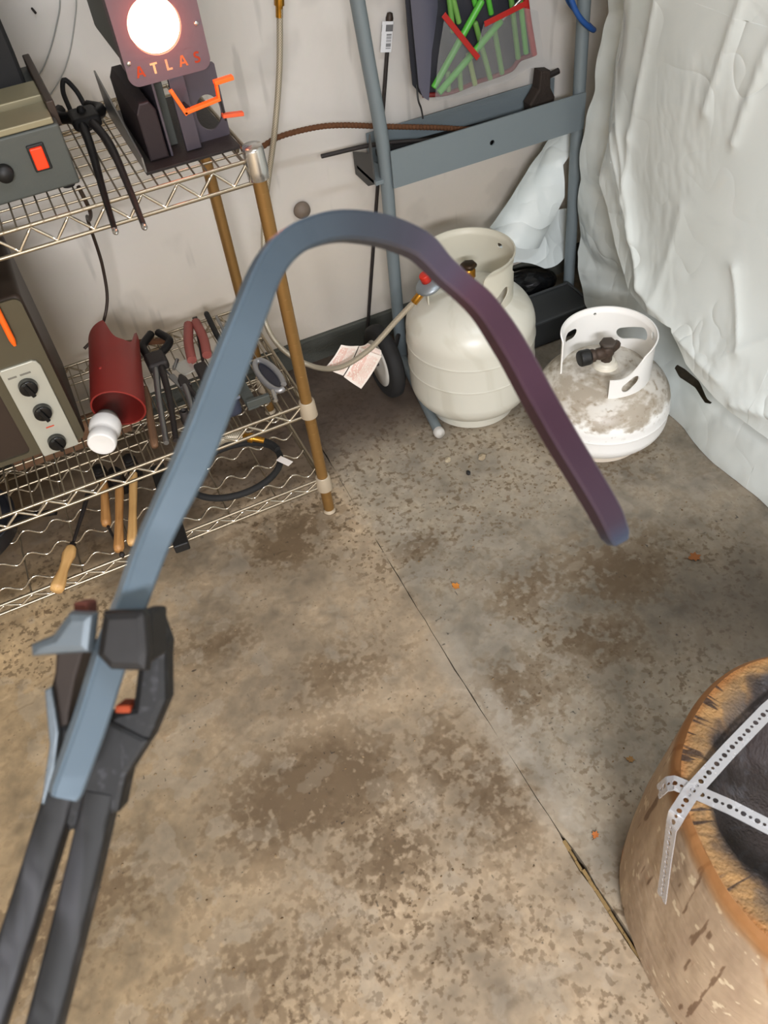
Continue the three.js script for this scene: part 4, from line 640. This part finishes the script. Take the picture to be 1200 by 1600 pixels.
// ---------------------------------------------------------------- stump with burnt bowl and perforated straps
{
  const cx = 0.62, cz = -0.179, t = thing('stump', 'pale tapered log stump with a burnt hollow in its top', 'stump', null, [cx, 0, cz]);
  const side = tex(1024, 512, (u, v) => {
    const a = u * 6.2832, c = Math.cos(a) * 2, s = Math.sin(a) * 2, n = fbm(c * 3, s * 3 + v * 3, 4), st = fbm(u * 60, v * 5, 4), fl = smooth(0.72, 0.78, fbm(u * 110, v * 26, 3)), or = smooth(0.6, 0.68, fbm(u * 22 + 5, v * 3.2, 3)) * smooth(0.5, 0.62, n), rim = smooth(0.9, 0.98, v + 0.05 * (n - 0.5)), ck = smooth(0.74, 0.78, fbm(u * 120 + 9, v * 4, 3));
    let c0 = [0.63 + 0.12 * (st - 0.5) + 0.1 * (n - 0.5), 0.545 + 0.12 * (st - 0.5) + 0.1 * (n - 0.5), 0.45 + 0.1 * (st - 0.5) + 0.1 * (n - 0.5)];
    const L = (k, q) => { c0 = c0.map((x, i) => mix(x, q[i], k)); };
    L(fl * 0.6, [0.86, 0.8, 0.68]); L(or * 0.8, [0.52, 0.32, 0.15]); L(ck * 0.6, [0.3, 0.2, 0.12]); L(rim * 0.8, [0.55, 0.35, 0.16]); return c0;
  });
  const TW = 0.27;
  const top = tex(1024, 1024, (u, v) => {
    const x = (u - 0.5) * 2 * TW, z = (v - 0.5) * 2 * TW, r = Math.hypot(x, z), a = Math.atan2(z, x), n = fbm(x * 22 + 7, z * 22, 4), m = fbm(x * 60, z * 60 + 3, 3), gr = fbm(a * 26, r * 14, 3), gx = fbm((x * 0.8 + z * 0.6) * 16, (z * 0.8 - x * 0.6) * 130, 3);
    let c0 = [0.54, 0.41, 0.25].map((q) => q * (0.72 + 0.5 * gx + 0.1 * m));
    const L = (k, q) => { c0 = c0.map((e, i) => mix(e, q[i], k)); };
    L(smooth(0.205, 0.222, r + 0.01 * (n - 0.5)) * 0.8, [0.56, 0.34, 0.14]);
    L(smooth(0.7, 0.78, gr) * smooth(0.14, 0.2, r) * 0.8, [0.16, 0.1, 0.06]);
    L(smooth(0.55, 0.68, n) * smooth(0.215, 0.17, r) * 0.75, [0.24, 0.22, 0.22]);
    const burn = smooth(0.195, 0.165, r + 0.06 * (n - 0.5) + 0.03 * (fbm(Math.cos(a) * 1.5, Math.sin(a) * 1.5, 2) - 0.5)); L(burn * 0.94, [0.11 + 0.08 * n, 0.09 + 0.06 * n, 0.085 + 0.06 * n]);
    L(smooth(0.6, 0.72, m) * burn * 0.35, [0.3, 0.31, 0.34]); return c0;
  });
  const N = 144, wob = (a) => 1 + 0.012 * Math.sin(a * 3 + 1) + 0.008 * Math.sin(a * 7);
  const ring = (rows, topUV) => {
    const pos = [], uv = [], idx = [];
    rows.forEach(([r, y, j = 0], k) => { for (let i = 0; i <= N; i++) { const a = i / N * Math.PI * 2, rad = r * (k < rows.length - 1 || !topUV ? wob(a) : 1) + (topUV ? j * (fbm(Math.cos(a) * 1.6 + 4, Math.sin(a) * 1.6 + y * 4, 3) - 0.5) : 0), x = rad * Math.cos(a), z = rad * Math.sin(a), dy = topUV && j ? 0.02 * j / 0.1 * (fbm(x * 30, z * 30, 3) - 0.5) : 0; pos.push(x, y + dy, z); topUV ? uv.push(x / TW / 2 + 0.5, z / TW / 2 + 0.5) : uv.push(i / N, y / 0.4); } });
    for (let k = 0; k + 1 < rows.length; k++) for (let i = 0; i < N; i++) { const a = k * (N + 1) + i, b = a + N + 1; idx.push(a, b, a + 1, a + 1, b, b + 1); }
    const g = new THREE.BufferGeometry(); g.setAttribute('position', new THREE.Float32BufferAttribute(pos, 3)); g.setAttribute('uv', new THREE.Float32BufferAttribute(uv, 2)); g.setIndex(idx); g.computeVertexNormals(); return g;
  };
  const barkBump = tex(512, 512, (u, v) => grey(0.6 * fbm(u * 70, v * 8, 4) + 0.4 * fbm(u * 30, v * 30, 3)), false);
  part('trunk', ring([[0.247, 0], [0.251, 0.02], [0.25, 0.1], [0.246, 0.18], [0.238, 0.26], [0.231, 0.33], [0.226, 0.38], [0.222, 0.393], [0.216, 0.4]]), std({ map: side, roughness: 0.75, bumpMap: barkBump, bumpScale: 0.004 }), t);
  part('burnt_top', ring([[0.216, 0.4], [0.2, 0.401], [0.19, 0.4, 0.005], [0.178, 0.396, 0.03], [0.166, 0.385, 0.06], [0.157, 0.36, 0.08], [0.145, 0.335, 0.09], [0.115, 0.318, 0.08], [0.06, 0.31, 0.04], [0.0005, 0.306]], true), std({ map: top, roughness: 0.72, bumpMap: rep(fine, 3), bumpScale: 0.004 }), t, 'charred hollow top');

  // perforated galvanised strap, laid along a bent path
  const strap = (pts, normals, width, label) => {
    const P = pts.map((p) => V(...p)), s = [0]; for (let i = 1; i < P.length; i++) s.push(s[i - 1] + P[i].distanceTo(P[i - 1])); const L = s.at(-1);
    const frame = (u) => { let i = 0; while (i < P.length - 2 && u > s[i + 1]) i++; const k = (u - s[i]) / (s[i + 1] - s[i]), T = P[i + 1].clone().sub(P[i]).normalize(), n = V(...normals[i]).lerp(V(...normals[i + 1]), clamp(k)); n.addScaledVector(T, -n.dot(T)).normalize(); return [P[i].clone().lerp(P[i + 1], k), n, T.clone().cross(n)]; };
    return plate(0, L, -width / 2, width / 2, Math.round(L / 0.0012), Math.round(width / 0.0012), (u, v) => {
      let d = sdRBox(u - L / 2, v, L / 2, width / 2, 0.0015); const q = 0.0165, k = Math.round(u / q), c = (k) => k * q;
      d = Math.max(d, 0.0033 - Math.hypot(u - c(k), v)); const k2 = Math.floor(u / q) * q + q / 2; return Math.max(d, 0.0021 - Math.hypot(u - k2, v));
    }, (u, v, w) => { const [p, n, b] = frame(u); return p.addScaledVector(b, v).addScaledVector(n, w); }, 0.0012);
  };
  const gal = std({ color: 0xc3c2c4, metalness: 0.55, roughness: 0.42, roughnessMap: rep(wear, 4) });
  const s1 = thing('perforated_strap', 'perforated metal strap crossing over the other and bent down the stump side', 'strap');
  part('band', strap([[0.376, 0.275, -0.228], [0.389, 0.345, -0.25], [0.4, 0.392, -0.267], [0.409, 0.4045, -0.272], [0.442, 0.4055, -0.2865], [0.519, 0.4055, -0.309], [0.599, 0.406, -0.33], [0.72, 0.406, -0.352]], [[-0.97, 0.15, -0.2], [-0.97, 0.15, -0.25], [-0.8, 0.6, -0.3], [-0.1, 1, 0], [0, 1, 0], [0, 1, 0], [0, 1, 0], [0, 1, 0]], 0.0195), gal, s1);
  const s2 = thing('perforated_strap', 'perforated metal strap lying under the other across the burnt hollow', 'strap');
  part('band', strap([[0.419, 0.376, -0.314], [0.4265, 0.397, -0.311], [0.433, 0.4032, -0.306], [0.471, 0.404, -0.2515], [0.494, 0.404, -0.2125], [0.6, 0.404, -0.03], [0.66, 0.404, 0.03]], [[-0.8, 0.3, -0.5], [-0.6, 0.7, -0.4], [0, 1, 0], [0, 1, 0], [0, 1, 0], [0, 1, 0], [0, 1, 0]], 0.0195), gal, s2);
  for (const [x, y, z] of [[0.43, 0.406, -0.3085], [0.4, 0.35, -0.2535]]) { }
}

// ---------------------------------------------------------------- leaves and crumbs on the floor
{
  const leafMat = (c) => std({ color: c, roughness: 0.8, side: THREE.DoubleSide });
  const leaf = (x, z, s, a, c, label) => {
    const o = [[0, -1], [0.35, -0.75], [0.3, -0.4], [0.8, -0.3], [0.6, 0.05], [0.75, 0.45], [0.3, 0.45], [0, 1], [-0.3, 0.5], [-0.75, 0.5], [-0.55, 0.05], [-0.85, -0.25], [-0.3, -0.4], [-0.4, -0.7]].map(([p, q]) => [p * s, q * s]);
    const t = thing('fallen_leaf', label, 'leaf', null, [x, 0.001, z], [0, a, 0]);
    part('blade', plate(-s, s, -s, s, 24, 24, (u, v) => sdPoly(u, v, o), (u, v, w) => V(u, 0.002 + 0.25 * s * (u * u + 0.4 * v * v) / (s * s) + w, v), 0.0006), leafMat(c), t); part('stalk', tube([[0, 0.002, -s * 0.9], [s * 0.2, 0.004, -s * 1.5]], 0.0006, 2, 5), leafMat(0x5c3a1a), t);
  };
  leaf(0.478, -0.986, 0.0105, 0.4, 0xb8742a, 'small orange leaf on the floor right of the joint line');
  leaf(0.953, -0.807, 0.015, 1.4, 0x8a5326, 'brown leaf on the floor below the bar tip');
  leaf(0.432, -0.413, 0.0075, 2.2, 0xa8602a, 'small orange leaf on the floor left of the stump');
  leaf(0.563, -0.496, 0.008, 0.9, 0x8f6a3a, 'faint tan leaf on the floor behind the stump rim');
  const chip = (x, z, s, c, label) => { const g = new THREE.DodecahedronGeometry(s, 0); g.scale(1, 0.45, 0.7); g.rotateY(x * 40); g.translate(x, s * 0.4, z); solo('floor_crumb', g, std({ color: c, roughness: 0.8 }), label, 'debris'); };
  chip(0.666, -1.271, 0.0085, 0x1c1a18, 'black crumb on the floor in front of the tall beige tank');
  chip(0.72, -1.3, 0.013, 0x9a8a70, 'pale flake of concrete on the floor near the black crumb');
  chip(0.645, -1.335, 0.011, 0xa89a80, 'pale chip on the floor beside the grey rack foot');
  // fine grit and scale scattered over the slabs
  const grit = new THREE.InstancedMesh(new THREE.DodecahedronGeometry(1, 0), std({ color: 0x8d7c62, roughness: 0.85 }), 420), m4 = new THREE.Matrix4();
  for (let i = 0; i < 420; i++) { const s = rr(0.0006, 0.0022), near = i < 160; m4.compose(V(near ? rr(0.55, 1.1) : rr(-0.4, 1.1), s * 0.3, near ? rr(-1.36, -1.05) : rr(-1.3, -0.2)), new THREE.Quaternion().setFromEuler(new THREE.Euler(rr(0, 6), rr(0, 6), 0)), V(s * 1.4, s * 0.6, s)); grit.setMatrixAt(i, m4); grit.setColorAt(i, new THREE.Color().setHSL(0.09, 0.25, rr(0.25, 0.75))); }
  grit.name = 'floor_grit'; grit.userData = { label: 'fine grit and flakes scattered on the concrete floor', category: 'grit', kind: 'stuff' }; scene.add(grit);
}

// ---------------------------------------------------------------- the forged bar, held up in tongs
{
  // path in the bar's own frame: x, y, z, width
  const path = [[-0.1587, -0.1406, 0.065, 0.0175], [-0.1485, -0.1065, 0.057, 0.0181], [-0.1385, -0.0689, 0.05, 0.0185], [-0.1309, -0.044, 0.043, 0.0175], [-0.1221, -0.0169, 0.0385, 0.0183], [-0.102, 0.029, 0.033, 0.0208], [-0.0854, 0.0764, 0.025, 0.0208], [-0.0741, 0.1088, 0.02, 0.0194], [-0.0635, 0.1366, 0.015, 0.0187], [-0.0531, 0.1506, 0.01, 0.0187], [-0.0413, 0.1584, 0.005, 0.0188], [-0.0267, 0.1634, 0, 0.019], [-0.0085, 0.1646, -0.007, 0.0193], [0.006, 0.1629, -0.013, 0.0192], [0.022, 0.157, -0.018, 0.0184], [0.0353, 0.1451, -0.023, 0.0168], [0.0476, 0.1354, -0.027, 0.0164], [0.0592, 0.1257, -0.03, 0.0178], [0.0758, 0.1038, -0.035, 0.0194], [0.0933, 0.0746, -0.04, 0.0197], [0.111, 0.0457, -0.045, 0.02], [0.1409, 0, -0.055, 0.0198], [0.1475, -0.013, -0.0575, 0.018], [0.1505, -0.0195, -0.0585, 0.0135]];
  const t = thing('forged_bar', 'forged steel bar bent into a hook with blue and plum temper colours', 'steel bar', null, [0.1074, 1.0741, -0.31], [-0.84638, -0.22572, -0.39013]);
  const curve = new THREE.CatmullRomCurve3(path.map((p) => V(p[0], p[1], p[2])), false, 'centripetal'), n = 220, N0 = V(0.38, 0.2, 0);
  const widthAt = (q) => { const k = q * (path.length - 1), i = Math.min(path.length - 2, Math.floor(k)); return mix(path[i][3], path[i + 1][3], smooth(0, 1, k - i)); };
  const temper = [[0, 0x55636e], [0.2, 0x5a6974], [0.34, 0x46535e], [0.47, 0x3a434c], [0.56, 0x393b45], [0.66, 0x443a49], [0.71, 0x442a38], [0.86, 0x371f2e], [0.93, 0x342735], [0.97, 0x2e3548], [1, 0x3c4658]].map(([q, c]) => [q, new THREE.Color(c)]);
  const col = (q) => { let i = 0; while (i < temper.length - 2 && q > temper[i + 1][0]) i++; return temper[i][1].clone().lerp(temper[i + 1][1], clamp((q - temper[i][0]) / (temper[i + 1][0] - temper[i][0]))); };
  const sec = []; { const c = 0.11; for (const [sx, sy] of [[1, 1], [-1, 1], [-1, -1], [1, -1]]) for (let k = 0; k < 2; k++) { const a = Math.atan2(sy, sx) - Math.PI / 4 + k * Math.PI / 2; sec.push([sx * (0.5 - c) + c * Math.cos(a), sy * (0.5 - c) + c * Math.sin(a)]); } }
  const pos = [], uv = [], cs = [], idx = [], S = sec.length, W = S + 1;
  for (let i = 0; i <= n; i++) {
    const q = i / n, c = curve.getPoint(q), T = curve.getTangent(q).normalize(), ray = c.clone().sub(V(0, 0, 0.48)).normalize().multiplyScalar(-1).add(N0), N = ray.addScaledVector(T, -ray.dot(T)).normalize(), B = T.clone().cross(N), C = col(q), w = widthAt(q) * 0.86, th = widthAt(q) * 0.82;
    const end = i === 0 || i === n ? 0.86 : 1, s = q * 0.62;
    for (let j = 0; j <= S; j++) { const p = sec[j % S], d = 1 + 0.004 * (fbm(s * 40, j * 0.6, 3) - 0.5); c.clone().addScaledVector(B, p[0] * w * end * d).addScaledVector(N, p[1] * th * end * d).toArray(pos, pos.length); uv.push(s * 8, j / S * 0.6); const k = (0.95 + 0.34 * (fbm(s * 28, 3, 4) - 0.5)) * (sec[j % S][0] < -0.4 ? 1.7 : 1); cs.push(C.r * k, C.g * k, C.b * k); }  // one side edge lightened to paint the lit strip along the bar
    if (i < n) for (let j = 0; j < S; j++) { const a = i * W + j, b = a + W; idx.push(a, a + 1, b, a + 1, b + 1, b); }
  }
  for (const i of [0, n]) { const c = pos.length / 3; let x = 0, y = 0, z = 0; for (let j = 0; j < S; j++) { const k = (i * W + j) * 3; x += pos[k] / S; y += pos[k + 1] / S; z += pos[k + 2] / S; } pos.push(x, y, z); uv.push(0, 0); const C = col(i / n); cs.push(C.r, C.g, C.b); for (let j = 0; j < S; j++) i ? idx.push(c, i * W + j + 1, i * W + j) : idx.push(c, j, j + 1); }
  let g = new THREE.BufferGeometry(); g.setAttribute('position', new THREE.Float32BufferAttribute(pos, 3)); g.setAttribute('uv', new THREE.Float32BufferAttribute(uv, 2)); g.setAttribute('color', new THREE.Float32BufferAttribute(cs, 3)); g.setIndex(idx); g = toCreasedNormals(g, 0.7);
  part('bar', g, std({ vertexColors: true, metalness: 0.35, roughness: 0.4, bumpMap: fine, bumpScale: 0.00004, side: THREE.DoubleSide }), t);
}
{
  const t = thing('blacksmith_tongs', 'black forged tongs in the foreground gripping the hooked bar', 'tongs', null, [-0.0613, 1.0396, -0.2831], [-0.84638, -0.22572, -0.39013]);
  const skin = tex(256, 256, (u, v) => { const n = fbm(u * 9, v * 9, 5), m = smooth(0.55, 0.75, fbm(u * 20 + 5, v * 20, 4)); return [0.035 + 0.07 * n + 0.1 * m, 0.034 + 0.07 * n + 0.1 * m, 0.034 + 0.07 * n + 0.11 * m]; });
  const scale = std({ map: rep(skin, 9), metalness: 0.35, roughness: 0.6, bumpMap: rep(fine, 6), bumpScale: 0.00012 }), worn = std({ color: 0x5c6469, metalness: 0.5, roughness: 0.42, bumpMap: rep(fine, 6), bumpScale: 0.00012 }), brown = std({ color: 0x2e241d, metalness: 0.25, roughness: 0.7, bumpMap: rep(fine, 6), bumpScale: 0.00012 });  // worn holds the lit grey sheen, brown the inner jaw shade, as colour
  const jr = part('jaw', extrude([[0.0165, 0.05], [0.0225, 0.0335], [0.0218, 0.0247], [0.0222, 0.003], [0.0137, -0.0172], [0.0014, -0.0364], [-0.0172, -0.0395], [-0.012, -0.0069], [-0.0052, -0.0021], [0.0038, -0.0003], [0.0066, 0.022], [0.0068, 0.0265], [0.0092, 0.04]], 0.02, 0.004).translate(0, 0, -0.014), scale, t);
  part('bit', extrude([[0.0005, 0.0548], [0.0205, 0.0556], [0.0218, 0.053], [0.0232, 0.0343], [0.0222, 0.0255], [0.004, 0.0262], [-0.0026, 0.033]], 0.012, 0.0042).translate(0, 0, 0.032), std({ color: 0x1c1a19, metalness: 0.4, roughness: 0.5, bumpMap: rep(fine, 6), bumpScale: 0.00012 }), jr);
  part('bit_side', bx(0.0137, 0.0222, 0.028, 0.0535, 0.004, 0.034, 0.002), scale, jr);
  const jl = part('jaw', extrude([[-0.0364, 0.0333], [-0.0206, 0.0333], [-0.0262, 0.0137], [-0.0295, -0.0034], [-0.031, -0.0309], [-0.04, -0.0495], [-0.0371, -0.0172], [-0.0398, 0.0076], [-0.0374, 0.0179]], 0.02, 0.002).translate(0, 0, -0.014), brown, t, 'inner jaw painted brown-black as shade');
  part('bit', extrude([[-0.0158, 0.0546], [-0.0034, 0.0539], [-0.0055, 0.0345], [-0.0172, 0.034], [-0.0343, 0.0326], [-0.035, 0.0385], [-0.024, 0.0433]], 0.012, 0.0042).translate(0, 0, 0.032), worn, jl, 'bit with lit grey sheen painted on');
  part('bit_side', extrude([[-0.034, 0.0375], [-0.0268, 0.0425], [-0.0245, 0.0425], [-0.0245, 0.0335], [-0.034, 0.0335]], 0.034, 0.002).translate(0, 0, -0.001), brown, jl);
  part('rib', extrude([[-0.0398, 0.01], [-0.0362, 0.012], [-0.0325, -0.012], [-0.0345, -0.03], [-0.04, -0.0495], [-0.0415, -0.0495], [-0.0372, -0.018]], 0.004, 0.001).translate(0, 0, 0.009), worn, jl, 'pale grey edge');
  const boss = part('boss', extrude([[-0.0343, -0.0103], [-0.012, -0.004], [0.0137, -0.0172], [0.0014, -0.0364], [-0.0027, -0.0556], [-0.0288, -0.0659], [-0.0426, -0.0508], [-0.036, -0.03]], 0.02, 0.003).translate(0, 0, -0.012), scale, t);
  part('red_brown_patch', bx(-0.0045, 0.0035, -0.003, 0.0012, -0.009, 0.008, 0.001), std({ color: 0x96380f, roughness: 0.8 }), boss, 'red-brown edge'); part('red_brown_patch', bx(-0.0175, -0.0098, 0.051, 0.0585, 0.018, 0.033, 0.002), std({ color: 0x5a2a1c, roughness: 0.8 }), jl, 'red-brown edge');  // small red-brown blocks on the boss and the left jaw
  const reinMat = std({ map: rep(skin, 4), metalness: 0.2, roughness: 0.65 });
  const rein = (pts, w) => { const c = new THREE.CatmullRomCurve3(pts.map((p) => V(...p))), sh = new THREE.Shape(), h = w / 2, b = w * 0.22; sh.moveTo(-h + b, -h); sh.lineTo(h - b, -h); sh.quadraticCurveTo(h, -h, h, -h + b); sh.lineTo(h, h - b); sh.quadraticCurveTo(h, h, h - b, h); sh.lineTo(-h + b, h); sh.quadraticCurveTo(-h, h, -h, h - b); sh.lineTo(-h, -h + b); sh.quadraticCurveTo(-h, -h, -h + b, -h); return new THREE.ExtrudeGeometry(sh, { steps: 40, extrudePath: c, curveSegments: 5 }); };
  part('rein', toCreasedNormals(rein([[-0.0335, -0.044, 0.001], [-0.0488, -0.0996, 0.008], [-0.0705, -0.182, 0.026], [-0.088, -0.262, 0.046], [-0.1, -0.33, 0.062]], 0.0165), 0.6), reinMat, t);
  part('rein', toCreasedNormals(rein([[-0.0135, -0.046, 0.0], [-0.0206, -0.0824, 0.004], [-0.0392, -0.1717, 0.02], [-0.0575, -0.258, 0.04], [-0.072, -0.33, 0.056]], 0.0175), 0.6), reinMat, t);
}

renderer.render(scene, camera);
